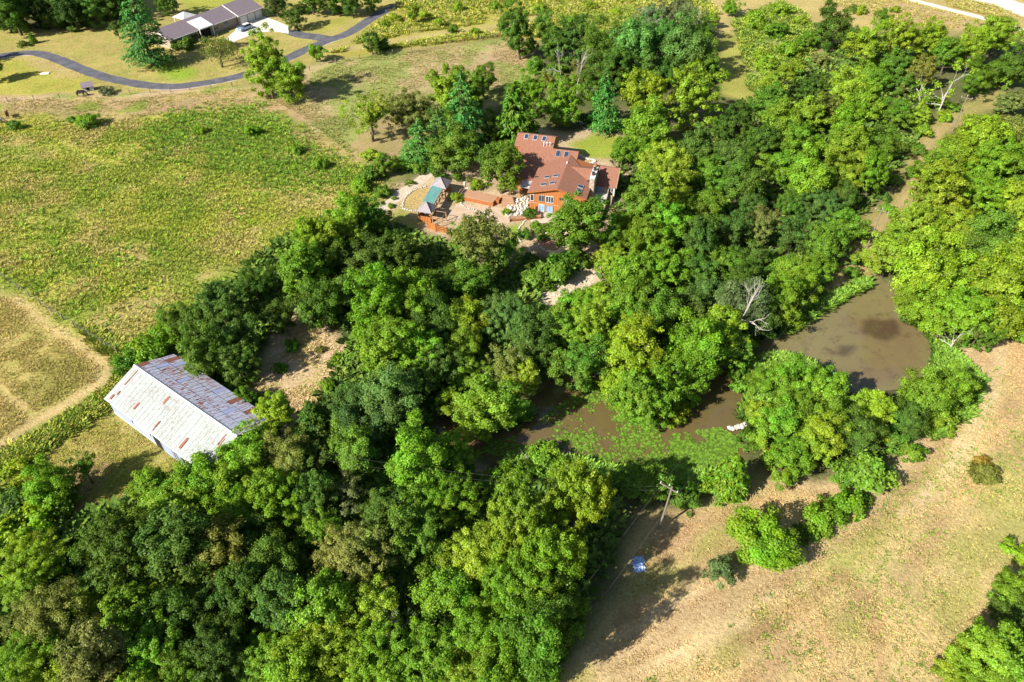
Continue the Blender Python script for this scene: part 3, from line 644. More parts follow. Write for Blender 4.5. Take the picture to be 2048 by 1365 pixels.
for (x0, x1, z1) in ((10.2, 12.0, 2.5), (14.6, 15.0, 2.1), (16.4, 17.3, 2.2)):
    dr = MB().box(x0, x1, 0.06, 0.148, 0, z1).build('doorway', M['dark_inside'], barn)
    MB().box(x0 - .1, x0, 0.03, 0.148, 0, z1 + .1).box(x1, x1 + .1, 0.03, 0.148, 0, z1 + .1).box(x0 - .1, x1 + .1, 0.03, 0.148, z1, z1 + .12).build('door_frame', M['white'], dr)
MB().box(6.3, 9.9, -0.10, 0.05, 1.9, 2.35).build('sliding_track', M['white'], barn)
MB().box(12.2, 14.3, 0.04, 0.14, 0.05, 2.45).build('sliding_door', M['barn_wall'], barn)
MB().box(5.2, 5.8, 0.10, 0.147, 1.3, 1.75).build('vent_opening', M['dark_inside'], barn)
MB().box(0.1, BL - .1, 0.08, 0.147, 0, 0.18).build('sill', M['white'], barn)

# ------------------------------------------------------------------ grey ranch house
RA = Vector((-95.96, 205.99)); rdir = Vector((0.535, 0.845)).normalized(); ra = math.atan2(rdir.y, rdir.x)
ranch = empty('ranch_house', (RA.x, RA.y, 0), ra)      # x along the front, y to the back
tag(ranch, 'long low ranch house with grey shingle roof and three garage doors', 'house')
MB().prism([(0.5, 0), (0.5, 2.55), (5.5, 4.4), (10.5, 2.55), (10.5, 0)], 'x', 0.4, 24.4).build('wall', M['brick'], ranch)
MB().prism([(-0.5, 0), (-0.5, 2.7), (5.2, 4.75), (10.4, 2.7), (10.4, 0)], 'x', 24.4, 33.6).build('wall', M['brick'], ranch)
for q, z0 in (((0, 24.6, -0.05, 5.5), 2.62), ((0, 24.6, 11.05, 5.5), 2.62)):
    MB().slab([(q[0], q[2], z0), (q[1], q[2], z0), (q[1], q[3], 4.68), (q[0], q[3], 4.68)], .16).build('roof', M['grey_shingle'], ranch)
for q in ((24.2, 34.0, -1.05, 5.2), (24.2, 34.0, 10.9, 5.2)):
    MB().slab([(q[0], q[2], 2.80), (q[1], q[2], 2.80), (q[1], q[3], 5.06), (q[0], q[3], 5.06)], .16).build('roof', M['grey_shingle'], ranch)
m = MB().hull8([(24.05, -1.05, 2.6), (24.19, -1.05, 2.6), (24.19, 5.2, 4.86), (24.05, 5.2, 4.86), (24.05, -1.05, 2.84), (24.19, -1.05, 2.84), (24.19, 5.2, 5.10), (24.05, 5.2, 5.10)]); m.build('rake_trim', M['white'], ranch)
MB().box(0, 24.0, -0.16, -0.06, 2.42, 2.64).build('gutter', M['white'], ranch)
MB().box(24.2, 34.0, -1.16, -1.06, 2.60, 2.82).build('gutter', M['white'], ranch)
m = MB().hull8([(-0.12, -0.06, 2.4), (-0.01, -0.06, 2.4), (-0.01, 5.5, 4.46), (-0.12, 5.5, 4.46), (-0.12, -0.06, 2.66), (-0.01, -0.06, 2.66), (-0.01, 5.5, 4.72), (-0.12, 5.5, 4.72)]); m.build('rake_trim', M['white'], ranch)
MB().slab([(9.9, -0.9, 3.0), (14.9, -0.9, 3.0), (14.9, 4.0, 4.35), (9.9, 4.0, 4.35)], .14).build('porch_roof', plain('pale_metal_roof', (0.62, 0.63, 0.64), .08, 1, .5), ranch)
for x in (10.1, 14.7): MB().box(x - .1, x + .1, -0.75, -0.55, 0, 2.9).build('post', M['white'], ranch)
MB().box(10.3, 14.5, 0.42, 0.49, 0, 2.4).build('entry', M['dark_inside'], ranch)
for (a, b) in ((15.6, 17.2), (19.6, 21.0), (3.2, 4.6), (6.6, 8.2)): window(ranch, a, b, 0.9, 2.1, 0.48, 1)
for x in (25.0, 28.0, 30.9):
    g = MB().box(x, x + 2.5, -0.60, -0.505, 0, 2.25).build('garage_door', M['white'], ranch)
    for z in (0.55, 1.1, 1.65): MB().box(x, x + 2.5, -0.615, -0.601, z - .02, z + .02).build('panel_joint', M['membrane'], g)
pv = empty('pavilion', tuple(Vector((RA.x, RA.y, 0)) + Vector((rdir.x, rdir.y, 0)) * 16.6 + Vector((-rdir.y, rdir.x, 0)) * 14.0), ra)
tag(pv, 'small open pavilion with pale hipped roof behind the ranch house', 'pavilion')
m = MB().add([(-2.6, -2.6, 2.4), (2.6, -2.6, 2.4), (2.6, 2.6, 2.4), (-2.6, 2.6, 2.4), (0, 0, 3.7), (-2.6, -2.6, 2.3), (2.6, -2.6, 2.3), (2.6, 2.6, 2.3), (-2.6, 2.6, 2.3)],
         [(0, 1, 4), (1, 2, 4), (2, 3, 4), (3, 0, 4), (8, 7, 6, 5), (0, 5, 6, 1), (1, 6, 7, 2), (2, 7, 8, 3), (3, 8, 5, 0)])
m.build('roof', M['membrane'], pv)
for x in (-2.2, 2.2):
    for y in (-2.2, 2.2): MB().box(x - .1, x + .1, y - .1, y + .1, 0, 2.3).build('post', M['white'], pv)

# ------------------------------------------------------------------ garden buildings of the cedar house
def gazebo(loc, half, label, base_wall):
    g = empty('gazebo', loc, R(-16)); tag(g, label, 'gazebo')
    h = half; 
    m = MB().add([(-h, -h, 2.3), (h, -h, 2.3), (h, h, 2.3), (-h, h, 2.3), (0, 0, 3.75), (-h, -h, 2.2), (h, -h, 2.2), (h, h, 2.2), (-h, h, 2.2)],
             [(0, 1, 4), (1, 2, 4), (2, 3, 4), (3, 0, 4), (8, 7, 6, 5), (0, 5, 6, 1), (1, 6, 7, 2), (2, 7, 8, 3), (3, 8, 5, 0)])
    rf = m.build('roof', M['slate'], g)
    for x, y in ((-h, -h), (h, -h), (h, h), (-h, h)):
        MB().tube([(x * .98, y * .98, 2.33), (0, 0, 3.78)], 0.05, 4).build('hip_cap', M['grey_wood'], rf)
    q = h - 0.3
    for x in (-q, q):
        for y in (-q, q): MB().box(x - .08, x + .08, y - .08, y + .08, 0, 2.2).build('post', M['cedar_trim'], g)
    if base_wall:
        k = 0; x = -q
        while x < q - .1:
            MB().box(x, min(x + .33, q), -q - .14 - rngb.uniform(0, .02), -q - .09, 0, 1.3).build('board', M['cedar'], g); x += .36
        x = -q
        while x < q - .1:
            MB().box(-q - .14, -q - .09, x, min(x + .33, q), 0, 1.3).build('board', M['cedar'], g); x += .36
    else:
        MB().box(-q, q, q - .05, q + .05, 0.1, 1.0).build('rail', M['cedar_trim'], g)
        MB().box(-q, q, -q - .03, -q + .03, 0.8, 0.9).build('rail', M['cedar_trim'], g)
    return g
gazebo((-14.2, 127.6, 0), 1.7, 'grey shake gazebo at the far end of the teal roof', False)
gazebo((-16.2, 118.4, 0), 1.5, 'grey shake gazebo with orange boarded base at the near end of the teal roof', True)
lt = empty('pergola', (-15.4, 122.9, 0), R(-13)); tag(lt, 'long teal roofed pergola joining the two grey gazebos', 'pergola')
for k in range(8):
    MB().slab([(-1.05, -3.05 + k * .76, 2.75), (1.05, -3.05 + k * .76, 2.35), (1.05, -2.30 + k * .76, 2.35), (-1.05, -2.30 + k * .76, 2.75)], .06).build('roof_sheet', M['teal'], lt)
for x, h in ((-0.95, 2.65), (0.95, 2.3)):
    for y in (-2.8, -0.9, 1.0, 2.8): MB().box(x - .07, x + .07, y - .07, y + .07, 0, h).build('post', M['cedar_trim'], lt)
MB().box(1.06, 1.16, -3.0, 3.0, 2.1, 2.34).build('beam', M['deck'], lt)
MB().box(0.9, 1.0, -2.8, 2.8, 0.8, 0.9).build('rail', M['deck'], lt)
# board fence and gate beside the near gazebo
def board_fence(p0, p1, h, label, slats=False, n=None):
    d = Vector(p1) - Vector(p0); L = d.length
    fz = empty('board_fence', tuple(p0), math.atan2(d.y, d.x)); tag(fz, label, 'fence')
    for x in (0, L): MB().box(x - .09, x + .09, -.09, .09, 0, h + .1).build('post', M['cedar_trim'], fz)
    if slats:
        k = 0.12
        while k < h: MB().box(.1, L - .1, -.03, .03, k, k + .2).build('slat', M['cedar'], fz); k += .36
    else:
        x = .1
        while x < L - .1:
            MB().box(x, min(x + .26, L - .1), -.03 - rngb.uniform(0, .015), .03, 0.03, h).build('board', M['cedar'], fz); x += .285
    return fz
board_fence(G(856, 457), G(872, 463), 1.5, 'solid orange board fence in front of the near gazebo')
board_fence(G(872, 463.5), G(894, 468), 1.45, 'slatted orange gate fence right of the solid board fence', True)
pen = empty('open_shelter', tuple(G(866, 450)), R(-16)); tag(pen, 'open timber shelter of posts and braces behind the orange fence', 'shelter')
for x, y in ((0, 0), (2.0, 0), (0, 2.0), (2.0, 2.0)): MB().box(x - .07, x + .07, y - .07, y + .07, 0, 1.9).build('post', M['deck'], pen)
for a, b in (((0, 0, 1.85), (2, 0, 1.85)), ((2, 0, 1.85), (2, 2, 1.85)), ((0, 2, 1.85), (2, 2, 1.85)), ((0, 0, .4), (2, 0, 1.8))): MB().tube([a, b], .06, 4).build('beam', M['deck'], pen)
# raised deck
pd = G(912, 390.2, 0.9); pe = G(985.6, 405.6, 0.9); ang = math.atan2(pe.y - pd.y, pe.x - pd.x)
rd = empty('raised_deck', (pd.x, pd.y, 0), ang); tag(rd, 'long raised timber deck with dark planter boxes at its left end', 'deck')
DL = (pe - pd).length; DW = 2.7
for k in range(18):
    y0 = k * DW / 18; MB().box(0.0, DL, y0, y0 + DW / 18 - .012, .80, .90 - rngb.uniform(0, .012)).build('plank', M['deck'], rd)
for k, z in enumerate((0.05, 0.31, 0.57)): MB().box(-.02, DL + .02, -.06, -.005, z, z + .235).build('side_board', M['cedar_trim'], rd)
for k, z in enumerate((0.05, 0.31, 0.57)): MB().box(DL + .021, DL + .06, -.06, DW, z, z + .235).build('side_board', M['cedar_trim'], rd)
MB().box(-.02, DL, 0.0, DW - .02, 0, .79).build('frame', M['dark_inside'], rd)
for x in (0.15, 0.75):
    b = MB().box(x, x + .5, 0.15, DW - .15, .905, 1.0).build('planter', M['deck'], rd); MB().box(x + .05, x + .45, .2, DW - .2, 1.0, 1.01).build('soil', M['dark_inside'], b)
ts = empty('timber_stairs', tuple(G(1003, 414)), R(-6)); tag(ts, 'broad orange timber stairs between the raised deck and the rocks', 'stairs')
for k in range(5): MB().box(-.1 * k, 2.7 - .2 * k, k * .62, k * .62 + .66, 0, .14 + k * .15).build('step', M['deck'], ts)
pl = MB().box(0, .8, 0, 1.3, 0, .9).build('planter_box', M['cedar_trim']); pl.location = G(990, 408); pl.rotation_euler = (0, 0, ang); tag(pl, 'dark timber box at the right end of the raised deck', 'planter')
# plank footbridge
fb0 = G(1018, 441); fb1 = G(1082, 434); fa = math.atan2(fb1.y - fb0.y, fb1.x - fb0.x)
fb = empty('footbridge', tuple(fb0), fa); tag(fb, 'plank footbridge below the orange house front', 'bridge'); L = (fb1 - fb0).length
n = 24
for k in range(n): MB().box(k * L / n, (k + 1) * L / n - .02, -.6, .6, .42, .50 - rngb.uniform(0, .012)).build('plank', M['deck'], fb)
for y in (-.63, .55): MB().box(0, L, y, y + .08, .1, .415).build('beam', M['cedar_trim'], fb)
for x in (0.1, L - .1):
    for y in (-.7, .7): MB().box(x - .05, x + .05, y - .05, y + .05, 0, 1.3).build('post', M['dark_metal'], fb)
# rocks: waterfall boulders, low stone edges
def rock_mesh(seed):
    rr = random.Random(seed); import bmesh
    bm = bmesh.new(); bmesh.ops.create_icosphere(bm, subdivisions=1, radius=0.5)
    for v in bm.verts: v.co *= rr.uniform(.75, 1.15)
    for v in bm.verts: v.co.z *= .6
    me = bpy.data.meshes.new('rock'); bm.to_mesh(me); bm.free(); me.materials.append(M['rock']); return me
RM = [rock_mesh(s) for s in range(5)]
rr = random.Random(3)
WF = [(1024,402),(1050,394),(1060,402),(1050,420),(1040,434),(1012,434),(1016,415)]
wp = GP(WF)
rocks = []
for k in range(4000):
    x, y = rr.uniform(wp[:, 0].min(), wp[:, 0].max()), rr.uniform(wp[:, 1].min(), wp[:, 1].max())
    if not inpoly(np.array([x]), np.array([y]), wp)[0]: continue
    s = rr.uniform(.45, 1.1)
    if any((x - a) ** 2 + (y - b) ** 2 < (0.38 * (s + c)) ** 2 for a, b, c in rocks): continue
    rocks.append((x, y, s))
    if len(rocks) >= 70: break
wfall = empty('rockery', tuple(G(1036, 415))); tag(wfall, 'bank of pale boulders beside the orange house front', 'rockery')
for x, y, s in rocks:
    o = link('boulder', RM[rr.randrange(5)], wfall); o.location = Vector((x, y, .12 * s)) - wfall.location; o.scale = (s, s * rr.uniform(.7, 1), s * rr.uniform(.8, 1.3)); o.rotation_euler = (rr.uniform(-.3, .3), rr.uniform(-.3, .3), rr.uniform(0, 6))
def stone_edge(px, label, s=0.45):
    L = smooth_line([G(x, y) for x, y in px], .42); e = empty('stone_edging', tuple(L[0])); tag(e, label, 'stone edging')
    for p in L:
        o = link('stone', RM[rr.randrange(5)], e); o.location = p - L[0] + Vector((rr.uniform(-.08, .08), rr.uniform(-.08, .08), .1)); q = s * rr.uniform(.7, 1.25); o.scale = (q, q, q); o.rotation_euler = (0, 0, rr.uniform(0, 6))
stone_edge([(944,361),(932,364),(929,371),(932,377),(950,378),(962,375),(972,368),(982,361)], 'curved stone edging round the yellow flower bed')
stone_edge([(804,412),(806,418),(814,421),(832,424)], 'short stone edging beside the near gazebo')
stone_edge([(806,412),(808,402),(816,390),(830,380),(850,374)], 'long pale stone edging along the dry bed left of the gazebos')
stone_edge([(1052,441),(1042,452),(1036,462),(1036,474),(1040,484)], 'winding stone edging right of the small green lawn')
stone_edge([(1092,452),(1099,456),(1097,464),(1090,470)], 'low stone curve round the little round shrub')
stone_edge([(1130,458),(1122,470),(1121,480),(1122,490)], 'thin stone edge along the yellow sand path', .3)
stone_edge([(1060,500),(1070,495),(1085,498),(1095,505)], 'stones at the lower end of the yellow sand path')
stone_edge([(920,396),(925,412),(960,424),(985,428)], 'row of stones under the front of the raised deck', .5)
stone_edge([(1460,858),(1478,855),(1500,845),(1512,838),(1528,834),(1535,845),(1528,855)], 'heap of pale rocks at the right end of the lily pond', .9)
stone_edge([(1180,330),(1190,322),(1172,318),(1160,312)], 'pale stones on the lawn edge behind the house', .8)

# ------------------------------------------------------------------ utility poles and wires
def pole(name, base, hgt, az, label, lean=0.0):
    o = empty(name, tuple(base), az); tag(o, label, 'utility pole')
    MB().tube([(0, 0, 0), (lean, 0, hgt)], [.14, .09], 8).build('post', M['pole_wood'], o)
    ca = MB().box(-1.15, 1.15, -.05, .05, hgt - .52, hgt - .42).build('crossarm', M['pole_wood'], o)
    for x in (-1.05, 0.0, 1.05):
        MB().tube([(x, 0, hgt - .41 if x else hgt - .02), (x, 0, hgt - .15 if x else hgt + .22)], .055, 6).build('insulator', M['white'], ca)
    return o
pb1 = G(1318, 1058); pb2 = G(1734, 496); pb3 = G(1905, 262)
H1, H2, H3 = 8.6, 8.2, 8.2
line_az = math.atan2(pb2.y - pb1.y, pb2.x - pb1.x)
pole('utility_pole', pb1, H1, line_az - R(90), 'wooden utility pole standing in the tree shade at the field edge', 0.35)
pole('utility_pole', pb2, H2, line_az - R(90), 'wooden utility pole on the dirt lane above the brown pond')
pole('utility_pole', pb3, H3, line_az - R(80), 'thin wooden utility pole far up the dirt lane near the top right woods')
def wire(a, b, sag, label):
    P = []
    for i in range(25):
        t = i / 24; p = Vector(a).lerp(Vector(b), t); p.z -= sag * 4 * t * (1 - t); P.append(p)
    tag(MB().tube(P, .011, 3).build('power_line', M['wire']), label, 'power line', 'overhead wires')
nd = Vector((math.cos(line_az - R(90)), math.sin(line_az - R(90)), 0))
near = pb1 - (pb2 - pb1).normalized() * 62
for s, w in ((-1.05, 'left'), (1.05, 'right')):
    wire(pb1 + nd * s + Vector((0.3, 0, H1 - .15)), pb2 + nd * s + Vector((0, 0, H2 - .15)), 1.6, w + ' wire running from the near pole up over the ponds')
    wire(pb1 + nd * s + Vector((0.3, 0, H1 - .15)), near + nd * s + Vector((0, 0, 8.0)), 1.3, w + ' wire running from the near pole down to the bottom edge')
    wire(pb2 + nd * s + Vector((0, 0, H2 - .15)), pb3 + nd * s + Vector((0, 0, H3 - .15)), 1.8, w + ' wire running along the dirt lane to the far pole')
lp = G(640, 905, 8.0)
for s, w in ((0.0, 'upper'), (0.7, 'lower')):
    wire(pb1 + Vector((0.3, 0, H1 - .3 - s)), Vector((lp.x, lp.y - s, lp.z - s * .6)), 1.2, w + ' wire running from the near pole left into the woods')

# ------------------------------------------------------------------ field fences
def wire_fence(px, step, label, h=1.25, mat='pole_wood'):
    L = smooth_line([G(x, y) for x, y in px], step); f0 = empty('wire_fence', tuple(L[0])); tag(f0, label, 'fence')
    pm = None
    for p in L:
        if pm is None: o = MB().box(-.07, .07, -.07, .07, 0, h).build('post', M[mat], f0); pm = o.data
        else: o = link('post', pm, f0)
        o.location = p - L[0]; o.rotation_euler = (rr.uniform(-.04, .04), rr.uniform(-.04, .04), rr.uniform(0, 3))
    for z in (.4, .8, 1.15): MB().tube([p - L[0] + Vector((0, .08, z)) for p in L], .014, 3).build('strand', M['wire'], f0)
wire_fence([(-20,537),(60,595),(150,655),(236,708)], 3.2, 'wire fence with grey posts between the meadow and the mown hay corner')
wire_fence([(-20,207),(120,197),(260,190),(380,181),(500,170),(560,158),(620,142)], 4.5, 'long wire fence along the horse path under the curving driveway')
wire_fence([(640,130),(720,118),(860,98),(1010,74)], 4.5, 'wire fence between the yellow scrub and the pale pasture')

# ------------------------------------------------------------------ small things round the ranch house
car = empty('parked_car', tuple(G(491, 60)), ra + math.pi); tag(car, 'silver blue car parked on the pale concrete drive', 'car')
body = [(-2.3, .45), (-2.35, .75), (-2.2, .98), (-1.2, 1.06), (1.35, 1.04), (2.25, .92), (2.35, .62), (2.3, .4)]
m = MB(); prof = body
for s, y in ((0, -.9), (1, .9)): pass
m.prism(prof, 'y', -.9, .9); m.build('body', M['car_paint'], car)
m = MB().hull8([(-2.05, -.82, 1.03), (1.1, -.82, 1.03), (1.1, .82, 1.03), (-2.05, .82, 1.03), (-1.6, -.66, 1.58), (0.3, -.66, 1.58), (0.3, .66, 1.58), (-1.6, .66, 1.58)]); m.build('windows', M['glass'], car)
MB().hull8([(-1.62, -.68, 1.57), (0.32, -.68, 1.57), (0.32, .68, 1.57), (-1.62, .68, 1.57), (-1.5, -.6, 1.66), (0.2, -.6, 1.66), (0.2, .6, 1.66), (-1.5, .6, 1.66)]).build('car_roof', M['white'], car)
for x in (-1.4, 1.45):
    for y in (-.86, .86):
        w = MB().tube([(x, y - .11, .35), (x, y + .11, .35)], .35, 14).build('wheel', M['rubber'], car)
        MB().tube([(x, y - .12, .35), (x, y + .12, .35)], .19, 10).build('rim', M['membrane'], w)
for y in (-.62, .62): MB().box(2.24, 2.36, y - .2, y + .2, .68, .84).build('headlight', M['white'], car)
for y in (-.7, .7): MB().box(-2.36, -2.26, y - .14, y + .14, .7, .95).build('tail_light', M['rust'], car)
coop = empty('hen_coop', tuple(G(178, 181)), R(25)); tag(coop, 'little grey hutch with dark sloping roof beside the bare grass heap', 'hutch')
MB().box(-1.2, 1.2, -.8, .8, .15, 1.2).build('wall', plain('pale_grey_board', (.5, .55, .62), .2, 2), coop)
MB().slab([(-1.45, -1.0, 1.15), (1.45, -1.0, 1.15), (1.45, 1.0, 1.85), (-1.45, 1.0, 1.85)], .1).build('roof', M['grey_shingle'], coop)
MB().box(-.4, .3, -.86, -.805, .3, 1.0).build('door', M['dark_inside'], coop)
for x in (-1.05, 1.05):
    for y in (-.65, .65): MB().box(x - .07, x + .07, y - .07, y + .07, 0, .15).build('leg', M['pole_wood'], coop)
wb = MB().box(-1.1, 1.1, -.6, .6, 0.01, .16).box(-1.0, 1.0, -.5, .5, .16, .2).build('white_slab', M['white']); wb.location = G(90, 148); wb.rotation_euler = (0, 0, R(12)); tag(wb, 'white slab lying on the mown grass below the driveway bend', 'slab')
hay_rng = random.Random(8)
# blue tarp bundle in the tree shade
import bmesh
bm = bmesh.new(); bmesh.ops.create_grid(bm, x_segments=14, y_segments=14, size=1.0)
for v in bm.verts:
    rr_ = v.co.length; v.co.x *= .62 + .25 * hay_rng.uniform(-1, 1); v.co.y *= .95 + .25 * hay_rng.uniform(-1, 1); v.co.z = max(0.02, .55 * (1 - rr_ * .8) + hay_rng.uniform(-.13, .13))
me = bpy.data.meshes.new('tarp'); bm.to_mesh(me); bm.free(); me.materials.append(M['tarp'])
tp = link('tarp', me); tp.location = G(1278, 1130); tag(tp, 'crumpled blue and white tarp lying in the tree shade', 'tarp')

# ------------------------------------------------------------------ horses (skinned skeletons)
def horse(loc, az, mat, label, graze):
    hd = [(1.55, 0, .45), (1.75, 0, .18)] if graze else [(1.45, 0, 1.95), (1.85, 0, 1.75)]
    nk = (1.15, 0, 1.0) if graze else (1.1, 0, 1.6)
    V = [(-.75, 0, 1.25), (-.2, 0, 1.18), (.4, 0, 1.2), (.75, 0, 1.3), nk, hd[0], hd[1],
         (-.8, .2, .85), (-.9, .2, .5), (-.82, .2, .03), (-.8, -.2, .85), (-.95, -.2, .5), (-.9, -.2, .03),
         (.62, .18, .8), (.64, .18, .45), (.62, .18, .03), (.62, -.18, .8), (.7, -.18, .45), (.72, -.18, .03), (-1.05, 0, 1.15), (-1.15, 0, .6)]
    Ed = [(0, 1), (1, 2), (2, 3), (3, 4), (4, 5), (5, 6), (0, 7), (7, 8), (8, 9), (0, 10), (10, 11), (11, 12), (2, 13), (13, 14), (14, 15), (2, 16), (16, 17), (17, 18), (0, 19), (19, 20)]
    rad = [.36, .36, .36, .30, .2, .15, .09, .17, .085, .06, .17, .085, .06, .14, .075, .055, .14, .075, .055, .07, .09]
    me = bpy.data.meshes.new('horse'); me.from_pydata(V, Ed, []); me.materials.append(mat)
    o = link('horse', me); o.location = loc; o.rotation_euler = (0, 0, az)
    sk = o.modifiers.new('skin', 'SKIN'); sd = me.skin_vertices[0].data
    for i, r_ in enumerate(rad): sd[i].radius = (r_, r_)
    sd[1].use_root = True
    sb = o.modifiers.new('subd', 'SUBSURF'); sb.levels = 2; sb.render_levels = 2
    tag(o, label, 'horse')
horse(G(164, 193), R(10), plain('black_coat', (.02, .015, .012), .3, 2, .6), 'dark horse grazing on the bare path below the hutch', True)
horse(G(17, 236), R(-60), plain('bay_coat', (.16, .06, .03), .3, 2, .6), 'brown horse standing in the meadow at the left edge', False)
horse(G(-1, 248), R(15), plain('paint_coat', (.55, .45, .42), .0, 1.2, .6, None, (.12, .05, .03)), 'brown and white horse grazing at the left edge of the meadow', True)
# ------------------------------------------------------------------ vegetation
NPR = np.random.RandomState
def unit(v): return v / (np.linalg.norm(v, axis=-1, keepdims=True) + 1e-9)
def leaf_quads(c, n, s, rs, asp=0.62, tang=None):
    """diamond shaped, slightly folded leaf sprays"""
    k = len(c); n = unit(n)
    t = unit(np.cross(n, rs.normal(size=(k, 3)))) if tang is None else unit(tang)
    b = unit(np.cross(n, t)); s = s[:, None]
    v = np.stack([c - t * s * .5, c + b * s * asp * .5 + n * s * .10, c + t * s * .5 - n * s * .06, c - b * s * asp * .5 + n * s * .10], 1)
    return v.reshape(-1, 3)
def lobe_noise(d, rs, k=7):
    a = unit(rs.normal(size=(k, 3))); w = rs.uniform(-1, 1, k)
    return (np.clip(d @ a.T, 0, 1) ** 3 * w).sum(1)
def clump_leaves(cc, cr, per, size, rs, centre, updir=0.35, flat=0.75, spread=0.55, hue=None):
    V = []; A = []
    k = len(cc); tot = per.sum(); ci = np.repeat(np.arange(k), per)
    d = unit(rs.normal(size=(tot, 3)) + unit(cc - centre)[ci] * 0.8 + np.array([0, 0, .25]))
    r = cr[ci] * rs.uniform(.55, 1.08, tot) ; off = d * r[:, None]; off[:, 2] *= flat
    off += unit(cc - centre)[ci] * (np.abs(rs.normal(0, .32, tot)) * cr[ci])[:, None]; far = rs.rand(tot) < .05; off[far] *= rs.uniform(1.1, 1.6, (far.sum(), 1))
    c = cc[ci] + off
    n = d * 0.9 + unit(cc - centre)[ci] * .35 + np.array([0, 0, updir]) + rs.normal(size=(tot, 3)) * spread
    s = size * rs.uniform(.65, 1.35, tot)
    v = leaf_quads(c, n, s, rs)
    a = np.zeros((tot, 3)); a[:, 0] = np.clip(rs.normal(.5, .2, tot) , 0, 1); hh = rs.uniform(0, 1, k) if hue is None else hue
    a[:, 1] = np.clip(hh[ci] * .75 + rs.uniform(0, .25, tot), 0, 1)
    a[:, 2] = rs.uniform(0, 1, k)[ci]
    return v, np.repeat(a, 4, 0)
PROTO = {}
class Proto: pass
def finish(key, v, a, trunk, W, H, cz, kind):
    p = Proto(); p.W, p.H, p.cz, p.kind = W, H, cz, kind
    p.crown = None
    if v is not None:
        ex = [np.percentile(v[:, i], 99.3) - np.percentile(v[:, i], 0.7) for i in range(3)]
        p.W = (ex[0] + ex[1]) / 2 * 1.04; p.cz = (np.percentile(v[:, 2], 97.5) + np.percentile(v[:, 2], 2.5)) / 2
        q = np.arange(len(v)).reshape(-1, 4)
        p.crown = np_mesh('crown', v, q, M['leaf'], {'lv': a})
    p.trunk = trunk
    PROTO.setdefault(key, []).append(p)
def limbs(cc, H, W, rs, trunk_r, mat, n=10, top=0.75):
    m = MB(); hz = H * top
    m.tube([(0, 0, -.15), (rs.uniform(-.15, .15), rs.uniform(-.15, .15), hz * .35), (rs.uniform(-.3, .3), rs.uniform(-.3, .3), hz * .7), (rs.uniform(-.4, .4), rs.uniform(-.4, .4), hz)], [trunk_r * 1.25, trunk_r, trunk_r * .6, trunk_r * .2], 7)
    idx = rs.permutation(len(cc))[:n]
    for i in idx:
        e = cc[i]; z0 = max(.2 * H, min(e[2] * .55, hz * .8)); s = np.array([0, 0, z0]); mid = (s + e) / 2 + np.array([0, 0, -.04 * H]) + rs.normal(size=3) * .15
        m.tube([tuple(s), tuple(mid), tuple(e)], [trunk_r * .42, trunk_r * .28, trunk_r * .08], 4)
    me = bpy.data.meshes.new('trunk'); me.from_pydata(m.v, [], m.f); me.update(); me.materials.append(mat); return me
def broad(key, seed, W, H, base, ncl, rcl, nleaf, size, flat=.75, inner=.25, loose=0.0, top_round=1.0, drop=0.0):
    rs = NPR(seed); cz = (base + H) / 2; rz = (H - base) / 2
    d = unit(rs.normal(size=(ncl, 3)) + np.array([0, 0, .18]))
    rad = (1 + .42 * lobe_noise(d, rs, 9)) * rs.uniform(.58 - loose * .25, 1.0, ncl)
    k = int(ncl * inner); rad[:k] *= rs.uniform(.3, .6, k)
    cc = d * rad[:, None] * np.array([W / 2, W / 2, rz]) * np.array([.9, .9, .92]) + np.array([0, 0, cz])
    cc[:, 0] *= rs.uniform(.85, 1.12); cc[:, 0] += (cc[:, 2] - cz) * rs.uniform(-.18, .18); cc[:, 1] += (cc[:, 2] - cz) * rs.uniform(-.18, .18)
    cr = rcl * W * rs.uniform(.7, 1.3, ncl)
    per = np.maximum(12, (nleaf * cr ** 2 / (cr ** 2).sum())).astype(int)
    # neighbouring clumps share a hue
    hue = np.clip(.5 + .5 * lobe_noise(d, rs, 5) + rs.uniform(-.2, .2, ncl), 0, 1)
    v, a = clump_leaves(cc, cr, per, size, rs, np.array([0, 0, cz - rz * .35]), flat=flat, hue=hue)
    tr = limbs(cc, H, W, rs, .018 * H + .04 * (W / 8), M['bark'], 14 if loose else 9)
    finish(key, v, a, tr, W, H, cz, 'broad')
for s in range(12):
    broad('R', 10 + s, 8.5, 7.6 + (s % 5) * .75, 0.5, (110, 150, 84, 180)[s % 4], (.090, .074, .105, .066)[s % 4], 19500, .275, loose=(0, .35, 0, .6, .2)[s % 5], flat=(.75, .9, .6)[s % 3])
for s in range(4): broad('G', 30 + s, 12.5, 11.2, 0.8, (240, 320, 180, 280)[s], (.060, .052, .070, .055)[s], 33000, .285, loose=(.1, .4, 0, .5)[s])
for s in range(4): broad('T', 40 + s, 8.0, 11.0, 0.8, (150, 190, 120, 170)[s], (.082, .070, .092, .075)[s], 20500, .275, loose=(0, .4, .2, .5)[s])
for s in range(4): broad('L', 50 + s, 8.5, 9.0, 1.4, 84, .070, 7600, .26, loose=1, inner=.3)
for s in range(3): broad('S', 60 + s, 4.2, 4.4, .7, 44, .13, 4200, .28)
for s in range(5): broad('B', 70 + s, 3.6, 2.1, -.25, 40, .14, 3400, .26, flat=.7)
